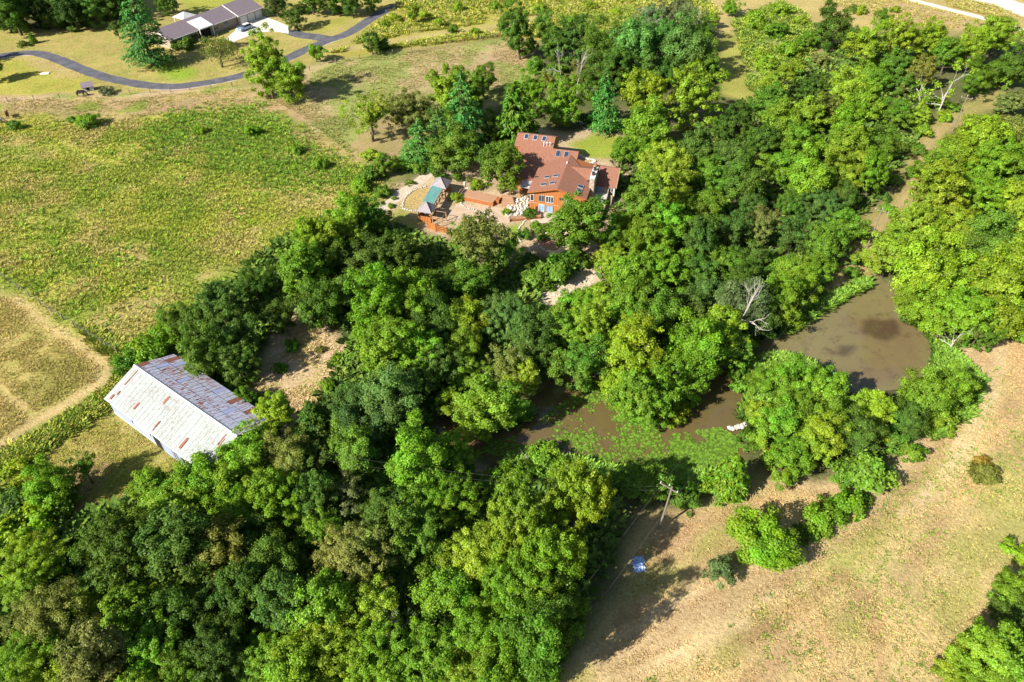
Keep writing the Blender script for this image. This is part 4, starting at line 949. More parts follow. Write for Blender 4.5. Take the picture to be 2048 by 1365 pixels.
def conifer(key, seed, W, H, nl, per_l, size, droop, full):
    rs = NPR(seed); C = []; Nn = []; T = []; S = []; hue = []
    bm = MB(); bm.tube([(0, 0, -.1), (0, 0, H * .5), (0, 0, H)], [.022 * H, .012 * H, .02], 7)
    for i in range(nl):
        f = i / (nl - 1); z = H * (.10 + .88 * f); rl = W / 2 * ((1 - f) ** full * 1.02 + .03) * rs.uniform(.85, 1.12)
        nb = max(4, int(per_l * (1 - f * .6)))
        for b in range(nb):
            az = rs.uniform(0, 6.283); L = rl * rs.uniform(.72, 1.12); dr = np.array([math.cos(az), math.sin(az), 0])
            m = max(5, int(40 * L / (W / 2)))
            t = rs.uniform(.18, 1, m) ** .8
            p = dr * (t * L)[:, None]; p[:, 2] = z + L * (.10 * t - droop * t ** 2) + rs.normal(0, .10, m)
            sd = np.array([-dr[1], dr[0], 0]); p += sd * (rs.normal(0, 1, m) * .16 * L * (1 - .4 * t))[:, None]
            C.append(p); tg = dr + sd * rs.normal(0, .6, m)[:, None] + np.array([0, 0, -.15]); T.append(tg)
            Nn.append(np.array([0, 0, 1.0]) + dr * .5 + rs.normal(0, .45, (m, 3))); S.append(size * rs.uniform(.7, 1.3, m)); hue.append(np.full(m, rs.uniform(0, 1)))
            if b % 2 == 0: bm.tube([(0, 0, z), tuple(dr * L * .8 + np.array([0, 0, z + L * (.08 - droop * .6)]))], [.05, .015], 3)
    C = np.concatenate(C); Nn = np.concatenate(Nn); T = np.concatenate(T); S = np.concatenate(S); hue = np.concatenate(hue)
    T = T - Nn * ((T * unit(Nn)).sum(1) / np.linalg.norm(Nn, axis=1))[:, None]
    v = leaf_quads(C, Nn, S, rs, .42, T)
    a = np.zeros((len(C), 3)); a[:, 0] = np.clip(rs.normal(.5, .2, len(C)), 0, 1); a[:, 1] = hue; a[:, 2] = hue[::-1]
    me = bpy.data.meshes.new('trunk'); me.from_pydata(bm.v, [], bm.f); me.update(); me.materials.append(M['bark'])
    finish(key, v, np.repeat(a, 4, 0), me, W, H, H * .42, 'conifer')
for s in range(3): conifer('P', 80 + s, 7.5, 11.0, 20, 15, .46, .20, .72)
for s in range(3): conifer('C', 90 + s, 5.5, 7.5, 22, 15, .50, .05, .55)
def willow(key, seed, W, H):
    rs = NPR(seed); C = []; Nn = []; T = []
    ends = []
    for b in range(90):
        az = rs.uniform(0, 6.283); r = W / 2 * math.sqrt(rs.uniform(.05, 1)); top = np.array([r * math.cos(az), r * math.sin(az), H * (1 - .35 * (2 * r / W) ** 2) * rs.uniform(.8, 1)])
        if b % 6 == 0: ends.append(top)
        L = rs.uniform(.25, .62) * top[2]; m = int(L * 9)
        t = rs.uniform(0, 1, m); p = top + np.stack([rs.normal(0, .22, m), rs.normal(0, .22, m), -t * L], 1); p[:, :2] *= (1 + .12 * t)[:, None]
        C.append(p); T.append(np.tile([0, 0, -1.0], (m, 1)) + rs.normal(0, .3, (m, 3))); Nn.append(np.stack([np.full(m, math.cos(az)), np.full(m, math.sin(az)), np.full(m, .3)], 1) + rs.normal(0, .5, (m, 3)))
    C = np.concatenate(C); T = np.concatenate(T); Nn = np.concatenate(Nn)
    v = leaf_quads(C, Nn, .42 * rs.uniform(.7, 1.3, len(C)), rs, .4, T)
    a = np.zeros((len(C), 3)); a[:, :3] = rs.uniform(.2, .8, (len(C), 3))
    finish(key, v, np.repeat(a, 4, 0), limbs(np.array(ends), H, W, rs, .24, M['bark'], 14), W, H, H * .55, 'willow')
    p = PROTO[key][-1]
willow('W', 101, 8.5, 8.0)
def bare(key, seed, W, H, leafy=0):
    rs = NPR(seed); m = MB(); tips = []
    def grow(p, d, L, r, lev):
        e = p + d * L; mid = p + d * L * .5 + rs.normal(size=3) * L * .05
        m.tube([tuple(p), tuple(mid), tuple(e)], [r, r * .8, r * .55], 5 if lev < 2 else 3, cap=False)
        if lev >= 4: tips.append(e); return
        for _ in range(3 if lev < 2 else rs.randint(2, 4)):
            q = unit(d + rs.normal(size=3) * .55 + np.array([0, 0, .15])); grow(e if rs.rand() < .6 else mid, q, L * rs.uniform(.55, .8), r * .55, lev + 1)
    grow(np.array([0, 0, -.1]), np.array([0, 0, 1.0]), H * .33, .017 * H, 0)
    me = bpy.data.meshes.new('trunk'); me.from_pydata(m.v, [], m.f); me.update(); me.materials.append(M['dead_bark'])
    v = a = None
    if leafy:
        t = np.array(tips); t = t[rs.permutation(len(t))[:leafy]]; v, a = clump_leaves(t, np.full(len(t), .5), np.full(len(t), 16), .34, rs, np.array([0, 0, H * .5]))
    finish(key, v, a, me, W, H, H * .6, 'dead')
for s in range(3): bare('D', 110 + s, 6.5, 9.5)
for s in range(3): bare('E', 120 + s, 6.5, 9.0, 60)

COLR = {'y': (0.272, 0.370, 0.024), 'b': (0.188, 0.318, 0.020), 'g': (0.142, 0.250, 0.022), 'd': (0.104, 0.182, 0.024), 'o': (0.200, 0.220, 0.046),
        'u': (0.115, 0.215, 0.046), 'k': (0.058, 0.105, 0.020), 'a': (0.32, 0.24, 0.04), 'p': (0.175, 0.225, 0.090), 'e': (0.125, 0.290, 0.062)}
CNAME = {'y': 'yellow green', 'b': 'bright green', 'g': 'mid green', 'd': 'dark green', 'o': 'olive', 'u': 'bluish green', 'k': 'very dark green', 'a': 'orange tinged', 'p': 'pale grey green', 'e': 'emerald green'}
TNAME = {'R': ('broadleaf_tree', 'leafy tree'), 'G': ('broadleaf_tree', 'large spreading tree'), 'T': ('broadleaf_tree', 'tall leafy tree'), 'L': ('broadleaf_tree', 'loose airy tree'), 'S': ('small_tree', 'small tree'),
         'B': ('shrub', 'shrub'), 'P': ('pine_tree', 'pine tree'), 'C': ('cedar_tree', 'cedar tree'), 'W': ('willow_tree', 'drooping willow tree'), 'D': ('dead_tree', 'bare dead tree'), 'E': ('dead_tree', 'half dead tree')}
TREES = {
 'in the dark wood at the top left': 'R15,6,85d R65,-4,82k T112,4,80d R160,-6,82k R206,2,72d R246,-10,60d R-30,8,80d R40,-34,90d R130,-36,90k R200,-40,90d R40,22,70k R90,20,72k R140,18,70k R186,20,64d R224,12,54d R5,24,70k R110,38,50d R165,34,46k',
 'on the lawn of the ranch house': 'P280,56,104e R328,2,52d S232,57,30d B130,47,26g B148,58,24d C64,76,16g B48,88,26d W435,98,80o T530,124,96y R578,156,90y S630,103,42b B212,183,32p B678,20,22g R-22,132,48d R-35,100,40d',
 'beside the ranch house': 'B390,75,24o B372,88,34d B352,92,30d B410,80,20o B447,82,20b B462,88,16o R592,34,52d R552,4,52k R622,-2,56d R662,0,50d R702,2,50d R742,-6,46g B605,20,30d',
 'in the yellow scrub along the top': 'S742,84,46d B760,92,40d B790,36,36y T826,22,26y S878,44,24y B770,48,28y B850,30,24y B905,60,24g T1040,54,82d R1088,46,54g T1003,46,22d S1062,92,30o B950,64,26y B1150,40,30b B1230,25,26y B990,12,28y B1080,14,26y B1300,18,24g B915,15,26y B1180,12,30y',
 'between the pasture and the brown house': 'L738,226,96y G818,216,110o R905,182,116b T966,158,60g P838,286,82e P924,240,112e R905,303,108g R1002,332,92g C1034,232,100g T1064,186,76b T1131,204,92b R870,232,84d P872,270,74u R940,196,70g L1112,238,32o S1020,182,34g R770,330,50g B742,346,54g B800,330,50b R985,255,66d R960,280,50d B720,372,46b B765,385,40g B835,335,44g B700,400,44b B744,310,44y B880,352,34d',
 'in the copse behind the brown house': 'R1150,84,92d R1108,84,66d R1205,90,84g R1252,84,100e R1312,84,104e R1368,86,94u R1342,34,72p R1300,40,60p D1125,108,52o^ D1396,36,50o^ D1158,118,44o^ R1408,112,60g S1424,36,36y R1461,12,50b R1406,64,52d L1380,34,70p D1290,24,40o C1424,140,36u R1384,134,70d R1200,138,70d R1165,146,60o T1240,132,72d R1290,136,80d R1342,138,80d R1180,170,54d B1110,140,50g B1070,130,44g B1150,165,44g B1225,165,50d B1190,195,40g R1260,150,60g B1090,160,40o B1175,240,40d',
 'right of the brown house': 'P1214,206,80e R1285,190,106y R1388,198,108y R1300,252,104b R1246,300,56b G1330,335,124y R1280,300,60b T1296,410,110b R1228,470,60g R1250,455,70b B1205,345,30g B1215,480,50b',
 'in the right hand wood': 'R1668,52,96d R1702,78,54d R1615,78,40g S1765,34,40g R1740,88,84y R1800,84,84y R1858,80,80y R1898,108,70g T1936,92,92y G1998,64,112y R2034,128,66d R1792,128,72g R1845,142,62o L1570,148,92y R1622,176,72d R1692,172,84y R1750,152,86b R1738,200,84b R1802,168,60g E1848,178,84o E1900,168,92y R1962,152,72g B2002,160,56b R2024,206,66o R1478,240,64d R1542,204,80g R1565,246,92b R1612,228,80y R1652,216,72o R1702,248,92b R1790,226,72g R1762,284,84g R1692,294,92y R1602,292,92b R1532,272,74d R1452,252,70d R1400,290,82d R1470,306,82d R1420,346,84g R1484,352,84d R1562,336,84b R1622,344,92b R1692,342,94y R1752,340,80b R1502,400,84d R1580,404,84g G1644,412,112u R1352,392,100y R1412,410,84g R1340,452,110b R1402,476,92d R1300,486,104b R1462,462,90d R1528,452,84o R1586,470,96d R1648,488,96g R1690,455,76b R1268,540,96b R1330,545,110b R1396,545,92d R1452,530,92g R1512,526,90d R1570,540,92b R1630,546,84b R1226,520,70y R1690,392,70d R1720,300,60g R1840,230,50y B1870,205,50b B1850,262,40b B1838,300,36g B1826,345,34g B1790,360,36g B1775,420,36b B1770,395,30d B1722,470,36g B1716,520,34d B1700,545,36g B1890,232,34y B1905,215,34b',
 'on the right edge beyond the dirt lane': 'R1962,272,104y R2030,270,86o R1916,306,96y R1878,335,70b R1996,326,104b R2056,330,90g R1884,380,112y G1962,388,124b R2036,396,100y R1830,450,104y G1900,462,124y R1976,470,112g R2046,478,110y R1786,500,104y R1858,530,112y R1930,548,118b R2006,556,118y R1838,590,90b R1912,620,118b R1986,626,112y R2056,560,100b E1915,668,80o R1960,660,80g R2050,640,90b B1860,652,50y',
 'between the two ponds': 'R1590,768,116b R1644,782,112b R1556,850,112b R1600,830,110g R1676,840,110g T1632,880,118y R1744,826,100y R1708,862,100d R1572,920,104b R1812,836,90d R1862,786,112b R1902,768,84b B1740,944,124g B1692,950,80g B1516,822,64y B1500,880,66g B1822,904,54b R1536,760,80b B1495,770,66b B1545,905,70y B1880,836,90b B1780,880,76g B1910,800,70g',
 'on the far bank of the lily pond': 'T1256,700,140y G1330,742,144b R1290,790,144b R1242,770,90y R1402,690,124b R1452,664,112y R1380,624,104d R1490,610,110p D1500,590,110o^ R1560,592,108b R1310,636,124g R1250,596,112g R1420,588,104u R1468,700,90g R1376,760,90b R1522,640,90d R1600,570,80b R1480,560,90d R1132,664,98b T1182,648,94y R1164,722,124g R1210,620,80y R1260,652,100b B1150,600,60b B1196,588,64y B1122,622,56g R1176,612,70b B1234,560,60b B1340,815,80y',
 'on the islet by the lily pond': 'R932,742,112b L1016,728,96o R976,800,146b R908,806,92y R1048,756,84y R930,690,84b D1030,700,50o R960,836,90y',
 'in the middle wood': 'R624,476,112y R690,446,106y R744,430,84g R506,566,112d R592,534,116b R654,506,112g R640,600,114d R728,524,124d R792,504,112d R438,606,104d R390,648,96d R454,676,124d R350,640,80g R410,706,96d R478,730,92d R700,580,104d T744,604,132b G822,592,150b G780,690,170b R846,700,112b R868,640,96d G706,806,140u R776,792,136u R730,866,140u R836,770,96d R822,850,96d R924,640,108y G1012,632,128u R946,556,108g L960,478,140o L928,470,80g L1008,506,84g B1110,540,96g B1150,520,80g B1072,556,84g R1160,442,132g B1060,530,60d R890,570,70d R1066,660,90d R880,740,90d R1080,720,80d',
 'beside the barn': 'R546,826,84y C625,836,74d R496,796,56g B462,766,70g B300,700,90b B258,724,70g B330,672,80b B430,740,80d B600,860,40g R556,634,66d B585,690,34g B655,770,36b B560,735,30g B640,700,26o B672,720,30b',
 'in the wood below the barn': 'R830,902,136b R908,908,92b G884,1000,166b R830,1064,150g L700,986,96p G1152,984,156y^ G1042,1044,160b^ G1110,1108,166b^ G962,1114,166y G1032,1186,180b^ R904,1184,150b G962,1262,176b R1062,1276,144g^ G938,1346,160y R850,1316,140b R780,1350,124b R490,918,140b R572,904,104o R404,968,140b R334,1012,140b R474,1016,144b R562,986,134b R622,926,96d R640,990,104d R642,1056,116b G242,1086,190d R352,1096,160d R428,1086,124o R506,1086,124d G58,1138,166y G112,1236,180o R176,1222,80y R262,1214,120b R336,1240,144d R302,1302,132b R422,1204,144d G60,1316,160b R192,1314,150o R146,1360,110y G434,1304,156d G542,1310,160b G704,1122,170o R644,1186,150b G744,1206,166y G640,1286,170y R590,1352,150b G726,1312,156b R484,1180,126d R556,1120,116d R560,1210,124d R764,1010,104d R300,970,80b E790,1250,100p R1000,1350,130b^ R1120,1220,120g^ R700,900,100g R660,900,80d R380,1350,120g R270,1365,110b',
 'on the left below the hay corner': 'R92,966,92b B22,948,84y L166,936,70g B34,1004,96d B112,1006,84g B60,1046,112y B8,1070,90g B-10,1000,80b',
 'on the dry field': 'C1462,948,86b R1524,1082,146b S1440,1136,70p B1636,1044,76b B1696,1012,84b B1662,1024,76g B1972,946,62o B1965,925,36a B1610,1070,60d B1730,1000,40g',
 'at the right bottom corner': 'R1990,1300,140b R1932,1322,100y R2026,1232,96d R2046,1320,110g R2030,1180,70b B2042,1108,60y R1960,1370,110b B1905,1345,70y',
 'on the near bank of the lily pond': 'R1290,966,104g B1092,912,96b B1050,945,60g B1370,1000,70d B1010,960,70b D1052,905,44o',
 'in the meadow': 'B176,243,52b B30,252,30g B145,240,24g B400,262,34b B500,262,36b B640,330,40b B590,300,34b',
 'in the garden of the brown house': 'B952,369,30y B912,396,30y B1013,424,22y B1058,426,34d B1072,455,34g B1100,458,20g B782,412,16g B788,396,12g B820,365,22g B1085,475,24g B940,360,18o B1050,470,30g',
 'on the weedy bank at the top right': 'B1510,40,50b B1545,60,50g B1575,100,54b B1530,120,50y B1528,165,40y B1590,140,44g B1560,20,50b B1600,40,36y B1790,20,24y B1720,20,26y B1640,120,44o',
}
import re
ORD = ['first', 'second', 'third', 'fourth', 'fifth', 'sixth', 'seventh', 'eighth', 'ninth', 'tenth', 'eleventh', 'twelfth', 'thirteenth', 'fourteenth', 'fifteenth', 'sixteenth', 'seventeenth', 'eighteenth', 'nineteenth', 'twentieth', 'twenty-first', 'twenty-second', 'twenty-third', 'twenty-fourth', 'twenty-fifth', 'twenty-sixth', 'twenty-seventh', 'twenty-eighth']
tr = random.Random(77)
veg = []
def place_tree(typ, cx, cy, w, colr, region, tall=1.0):
    p = PROTO[typ][tr.randrange(len(PROTO[typ]))]
    s = 1.0; hz = tr.uniform(.82, 1.15) * tall
    for _ in range(8):
        b = G(cx, cy, p.cz * s * hz); s = (.86 if 'wood' in region or 'pond' in region else .92) * w * depth(b) / FPX / p.W
    nm = TNAME[typ][0]
    root = empty(nm, (b.x, b.y, 0), tr.uniform(0, 6.283)); sx = tr.uniform(.9, 1.12); root.scale = (s * sx, s / sx, s * hz); root.rotation_euler = (tr.uniform(-.07, .07), tr.uniform(-.07, .07), root.rotation_euler.z)
    if pond_at(b.x, b.y): root.location.z = -0.45
    c = COLR[colr]; j = [tr.uniform(.88, 1.05), tr.uniform(.9, 1.1), tr.uniform(.8, 1.2)]; g = tr.uniform(.85, 1.15)
    col = (c[0] * g * j[0], c[1] * g * (j[1] * .3 + .7), c[2] * g * j[2], 1)
    parts = []
    if p.crown:
        o = link('foliage' if typ == 'B' else 'crown', p.crown, root); o.color = col
    link('stem' if typ == 'B' else 'trunk', p.trunk, root)
    veg.append((root, typ, colr, region, cx, p))
pq = [GP(P) for P in (POND_A, POND_B)]
def pond_at(x, y):
    return any(inpoly(np.array([x]), np.array([y]), q)[0] for q in pq)
for region, txt in TREES.items():
    for tok in txt.split():
        g = re.match(r'([A-Z])(-?\d+),(-?\d+),(\d+)([a-z])(\^?)', tok)
        place_tree(g.group(1), int(g.group(2)), int(g.group(3)), int(g.group(4)), g.group(5), region, 1.95 if g.group(6) else 1.0)
sets = {}
for t_ in veg: sets.setdefault((TNAME[t_[1]][1], t_[2], t_[3]), []).append(t_)
for (kn, cn, rg), L in sets.items():
    L.sort(key=lambda t_: t_[4])
    cw = '' if kn == 'bare dead tree' else CNAME[cn] + ' '
    for i, t_ in enumerate(L):
        lab = (('grey ' if not cw else cw) + kn + ' ' + rg) + ((', ' + ORD[i] + ' from left') if len(L) > 1 else '')
        tag(t_[0], lab, 'shrub' if t_[1] == 'B' else 'tree', kn + 's ' + rg)

# ------------------------------------------------------------------ weeds, grass, undergrowth, lily pads: too many to count
def tufts(name, label, cat, polys, n, h, cols, seed, k=5, wide=1.0, clump=None, avoid=(), lean=.95, follow=0.0, soft=0.0, lines=()):
    rs = NPR(seed); pts = []
    for P in polys:
        q = GP(P); lo, hi = q.min(0), q.max(0); m = int(n)
        x = rs.uniform(lo[0], hi[0], m * 3); y = rs.uniform(lo[1], hi[1], m * 3); ok = inpoly(x, y, q)
        if clump: ok &= fbm(x, y, clump[0], seed, 4) > clump[1] + rs.normal(0, .11, len(x))
        for Lp, lw in lines: ok &= linedist(x, y, GP(Lp)) > lw * rs.uniform(.6, 1.3, len(x))
        for A in avoid: ok &= ~inpoly(x, y, GP(A))
        q2 = np.stack([x[ok], y[ok]], 1)[:m]; pts.append(q2 + rs.normal(0, soft, q2.shape) if soft else q2)
    p = np.concatenate(pts); N_ = len(p); ci = np.repeat(np.arange(N_), k); T = len(ci)
    hh = h * rs.uniform(.55, 1.45, N_)[ci]
    az = rs.uniform(0, 6.283, T); dr = np.stack([np.cos(az), np.sin(az), np.zeros(T)], 1); sd = np.stack([-dr[:, 1], dr[:, 0], np.zeros(T)], 1)
    b = np.stack([p[ci, 0], p[ci, 1], np.full(T, -.02)], 1) + dr * (rs.uniform(0, .7, T) * hh)[:, None]
    tip = b + dr * (lean * hh * rs.uniform(.4, 1.2, T))[:, None] + np.array([0, 0, 1.0]) * (hh * rs.uniform(.5, .85, T))[:, None]
    w = (hh * .13 * wide)[:, None]; mid = b * .45 + tip * .55 + np.array([0, 0, .1]) * hh[:, None]
    v = np.stack([b, mid + sd * w, tip, mid - sd * w], 1).reshape(-1, 3)
    c = np.array(cols)[rs.randint(0, len(cols), N_)] * rs.uniform(1.15, 1.8, (N_, 1)); c = np.repeat(c[ci] * rs.uniform(.8, 1.2, (T, 1)), 4, 0)
    if follow:
        iy = np.clip(np.searchsorted(ys, p[:, 1]), 0, len(ys) - 1); ix = np.clip(np.searchsorted(xs, p[:, 0]), 0, len(xs) - 1)
        mx_ = np.clip(fbm(p[:, 0], p[:, 1], 3.5, 71, 3) * 2.6 - .8 + rs.normal(0, .15, N_), 0, 1)[:, None]
        gcol = (ZA[iy, ix] * (1 - mx_) + ZB[iy, ix] * mx_) * rs.uniform(1.0, 1.45, (N_, 1))
        c = c * (1 - follow) + np.repeat(gcol[ci] * rs.uniform(.85, 1.15, (T, 1)), 4, 0) * follow
    o = link(name, np_mesh(name, v, np.arange(len(v)).reshape(-1, 4), M['tuft'], {'tc': c}))
    return tag(o, label, cat, kind='stuff')
MEADOW = [(-40,252),(60,244),(150,244),(250,244),(390,230),(500,222),(560,255),(640,290),(720,335),(765,350),(755,380),(725,420),(560,500),(430,600),(300,700),(240,712),(-40,520)]
tufts('meadow_weeds', 'green weeds and tall grass covering the meadow', 'weeds', [MEADOW], 30000, .42, [(.22,.29,.03), (.26,.31,.035), (.31,.31,.06), (.18,.26,.03), (.36,.33,.09)], 1, 7, 1.0, (5, .42), follow=.65, soft=1.5)
tufts('meadow_weeds', 'brighter weeds on the upper right half of the meadow', 'weeds', [[(300,255),(400,222),(500,216),(570,262),(640,300),(720,360),(640,390),(480,340),(330,310)]], 8000, .55, [(.12,.22,.025), (.17,.25,.03), (.10,.18,.03)], 2, 9, 1.1, (6, .54), soft=3.0)
tufts('weed_clumps', 'taller fresh green weed clumps dotted over the meadow', 'weeds', [MEADOW], 2600, .55, [(.16,.26,.025), (.18,.28,.03), (.11,.20,.03)], 17, 10, 1.3, (4, .66), soft=.8)
tufts('pasture_grass', 'grey green grass tufts on the pale pasture', 'grass', [[(520,185),(700,118),(1000,82),(1070,120),(1000,205),(860,170),(790,205),(720,215),(690,300),(600,230)]], 11000, .32, [(.16,.20,.05), (.26,.25,.09), (.34,.28,.12), (.13,.18,.05)], 3, 7, 1.0, (7, .47), follow=.6)
tufts('strip_grass', 'sparse dry and green tufts on the bare strip below the driveway', 'grass', [[(-40,198),(250,192),(500,178),(600,210),(700,290),(760,330),(640,300),(560,255),(480,225),(250,235),(-40,245)]], 5000, .34, [(.33,.26,.11), (.20,.22,.05), (.14,.19,.035)], 14, 7, 1.0, (5, .5), follow=.4)
tufts('scrub_weeds', 'yellow goldenrod scrub along the top edge', 'weeds', [[(650,108),(700,90),(765,40),(820,-20),(1400,-20),(1440,30),(1300,50),(1100,78),(1010,72),(860,92)]], 13000, .8, [(.26,.28,.04), (.20,.26,.035), (.33,.30,.05), (.14,.20,.03), (.34,.30,.11)], 4, 7, 1.1, (6, .42), [[(690,108),(850,80),(1000,60),(1100,38),(1100,24),(1000,44),(850,64),(690,92)]])
tufts('hedge_weeds', 'rank green weeds along the hay corner behind the barn', 'weeds', [[(-30,975),(0,912),(120,848),(218,775),(262,735),(250,790),(208,822),(60,916),(0,960)], [(150,640),(236,700),(290,730),(250,745),(232,722)]], 3000, .62, [(.17,.23,.03), (.24,.27,.035), (.12,.18,.03), (.30,.28,.07)], 5, 12, 1.0, (4, .45), soft=.5)
HAY_TRACKS = [[(-90,520),(0,578),(120,660),(212,728)], [(215,738),(205,762),(100,830),(0,890),(-90,940)], [(-60,740),(0,775),(62,832)]]
tufts('hay_stubble', 'dry grass tufts on the mown hay corner', 'grass', [[(-40,580),(20,590),(205,735),(190,765),(-40,900)]], 8000, .24, [(.38,.29,.11), (.30,.26,.08), (.20,.22,.04), (.44,.33,.14)], 6, 7, 1.0, (3, .42), follow=.7, lines=[(HAY_TRACKS[0], .95), (HAY_TRACKS[1], .9), (HAY_TRACKS[2], .6)])
tufts('clearing_grass', 'dry grass and weeds on the dirt clearing by the barn', 'grass', [[(480,790),(520,750),(560,670),(590,610),(640,600),(650,660),(695,700),(660,800),(600,890),(570,870),(580,800)]], 1800, .32, [(.42,.33,.14), (.24,.27,.05), (.48,.37,.2)], 18, 6, 1.0, (3, .5), follow=.3)
tufts('yard_grass', 'short patchy grass in front of the barn', 'grass', [[(30,940),(120,885),(215,828),(300,880),(385,945),(350,975),(230,1010),(120,1060),(0,1105)]], 6000, .20, [(.30,.30,.06), (.42,.33,.13), (.22,.27,.04)], 15, 6, 1.0, (4, .42), follow=.6)
tufts('lawn_grass', 'short patchy lawn round the ranch house', 'grass', [[(-60,66),(120,60),(250,50),(330,30),(420,100),(560,80),(640,70),(690,92),(610,130),(500,168),(250,184),(-60,192)]], 9000, .16, [(.34,.31,.08), (.28,.30,.06), (.42,.34,.14)], 16, 6, 1.2, (6, .45), [[(250,155),(330,164),(400,158),(480,142),(560,114),(610,90),(700,55),(700,75),(655,92),(610,110),(560,134),(480,162),(400,180),(330,186),(250,176),(110,127),(40,117),(-60,125),(-60,110),(40,99),(110,107),(180,135)], [(440,80),(470,40),(580,50),(640,66),(680,76),(560,70),(450,95)]], follow=.7)
tufts('field_grass', 'dry straw tufts and green sprigs on the right hand field', 'grass', [[(2090,640),(1930,730),(1890,870),(1810,900),(1820,955),(1640,985),(1520,955),(1500,1010),(1400,1020),(1260,1110),(1230,1250),(1100,1400),(2090,1400)]], 24000, .20, [(.47,.35,.18), (.42,.32,.14), (.50,.38,.21), (.36,.30,.10), (.24,.25,.06)], 7, 6, 1.0, (4, .46), follow=.9, lines=[(p_, .45) for p_ in FIELD_TRACKS])
tufts('field_sprigs', 'green sprigs scattered over the dry right hand field', 'weeds', [[(2090,680),(1950,760),(1900,870),(1810,960),(1600,1110),(1350,1300),(1250,1400),(2090,1400)]], 5200, .24, [(.15,.22,.035), (.20,.25,.045), (.11,.18,.03)], 8, 8, 1.2, (7, .60))
tufts('bank_grass', 'rank green reeds and grass round the ponds', 'reeds', [[(1640,605),(1700,575),(1735,560),(1738,572),(1700,590),(1640,625),(1560,672),(1540,660)], [(1800,640),(1850,645),(1900,700),(1960,760),(1940,830),(1860,880),(1800,800),(1862,760),(1870,700),(1850,665)], [(1470,740),(1540,715),(1600,720),(1680,770),(1560,800),(1530,830),(1510,870),(1480,830),(1500,800)], [(1020,925),(1160,930),(1240,948),(1340,965),(1440,945),(1400,985),(1250,985),(1120,965),(1010,950)], [(905,838),(960,862),(1050,845),(1060,820),(980,800),(900,815)]], 1700, .8, [(.13,.24,.03), (.17,.27,.035), (.10,.19,.03)], 9, 12, 1.1)
tufts('undergrowth', 'dark leafy undergrowth on the woodland floor', 'undergrowth', [[(560,480),(700,420),(860,480),(1080,560),(1100,720),(900,820),(700,880),(600,880),(690,700),(620,580),(480,740),(300,690)], [(1230,330),(1420,260),(1600,120),(1760,90),(1860,240),(1720,440),(1640,600),(1480,720),(1240,740),(1200,560)], [(-40,1100),(340,970),(640,880),(1000,960),(1230,1000),(1230,1100),(1080,1400),(-40,1400)], [(1900,280),(2090,250),(2090,640),(1920,700),(1800,560),(1840,420)]], 5200, 1.0, [(.08,.14,.025), (.10,.17,.025), (.13,.18,.035), (.06,.10,.025)], 10, 5, 2.2, None, [[(560,680),(600,575),(650,590),(700,700),(600,800)], [(1050,620),(1150,530),(1230,535),(1110,600)]])
tufts('brush', 'mixed green brush on the stony bank at the top right', 'brush', [[(1465,45),(1560,2),(1615,30),(1635,90),(1600,150),(1540,205),(1495,180),(1485,110)], [(1100,40),(1250,15),(1330,45),(1200,70)]], 3000, .8, [(.15,.22,.03), (.22,.26,.04), (.10,.17,.03)], 11, 6, 1.1, (5, .42))
tufts('roadside_grass', 'pale grass strips beside the highway', 'grass', [[(1640,0),(1740,-20),(1960,42),(1900,62),(1760,40)], [(1880,-10),(1985,10),(2060,40),(1990,36),(1900,14)]], 2200, .5, [(.40,.32,.14), (.33,.29,.08), (.24,.26,.06)], 12, 4, 1.0, (4, .42))
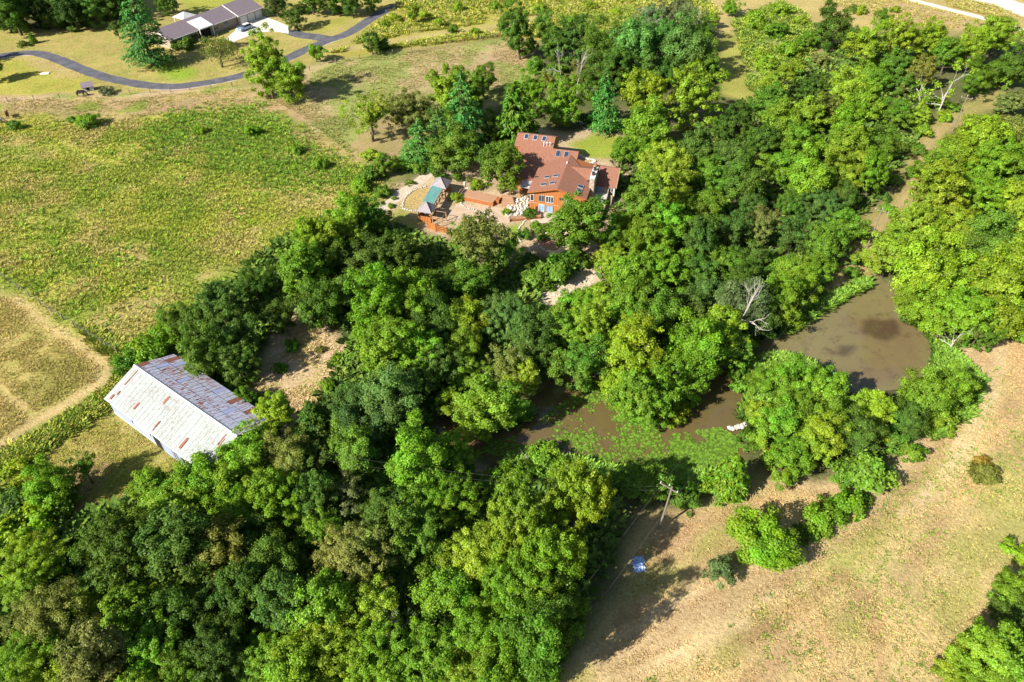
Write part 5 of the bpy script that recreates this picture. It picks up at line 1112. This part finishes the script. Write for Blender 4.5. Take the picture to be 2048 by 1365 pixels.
# lily pads
rs = NPR(31); V = []; F = []; LC = []
LQ = [[(985,880),(1060,868),(1090,830),(1150,790),(1200,755),(1240,780),(1290,815),(1370,845),(1400,880),(1480,870),(1475,905),(1445,938),(1345,960),(1240,945),(1150,930),(1000,912),(950,905)], [(1340,870),(1440,855),(1485,880),(1465,920),(1440,942),(1340,955)]]
for qi, P in enumerate(LQ):
    q = GP(P, -.4); lo, hi = q.min(0), q.max(0); n = 15000 if qi == 0 else 4200
    x = rs.uniform(lo[0], hi[0], n); y = rs.uniform(lo[1], hi[1], n); ok = inpoly(x, y, q)
    ok &= fbm(x, y, 3.2, 41, 4) > (.50 if qi == 0 else .43) + rs.normal(0, .075, len(x))
    for a, b in zip(x[ok], y[ok]):
        r_ = rs.uniform(.09, .23); o0 = len(V); t0 = rs.uniform(0, 6.28); tx, ty = rs.normal(0, .12, 2); up_ = rs.uniform(.01, .08)
        for k in range(6):
            t = t0 + k * 1.02; V.append((a + r_ * math.cos(t), b + r_ * math.sin(t), -.41 + up_ + r_ * (tx * math.cos(t) + ty * math.sin(t)) * .6))
        F.append(tuple(range(o0, o0 + 6))); LC += [np.array([.16, .29, .035]) * rs.uniform(.45, 1.3)] * 6
lm = np_mesh('lily_pads', V, F, M['tuft'], {'tc': np.array(LC)})
tag(link('lily_pads', lm), 'green lily pads floating on the near pond', 'lily pads', kind='stuff')
# gravel of the wash
RMw = []
V = []; F = []; q = GP([(1058,612),(1070,598),(1112,568),(1162,536),(1200,516),(1222,532),(1212,552),(1178,572),(1130,597),(1090,624)]); lo, hi = q.min(0), q.max(0)
for k in range(2600):
    a, b = rs.uniform(lo[0], hi[0]), rs.uniform(lo[1], hi[1])
    if not inpoly(np.array([a]), np.array([b]), q)[0]: continue
    r_ = rs.uniform(.08, .24); o0 = len(V); t0 = rs.uniform(0, 6.28)
    V += [(a + r_ * math.cos(t0 + j * 1.57) * rs.uniform(.7, 1.2), b + r_ * math.sin(t0 + j * 1.57) * rs.uniform(.7, 1.2), 0) for j in range(4)] + [(a, b, r_ * rs.uniform(.5, .9))]
    F += [(o0, o0 + 1, o0 + 4), (o0 + 1, o0 + 2, o0 + 4), (o0 + 2, o0 + 3, o0 + 4), (o0 + 3, o0, o0 + 4)]
tag(link('loose_stones', np_mesh('loose_stones', V, F, M['gravel'])), 'pale loose stones in the dry wash below the house', 'stones', kind='stuff')
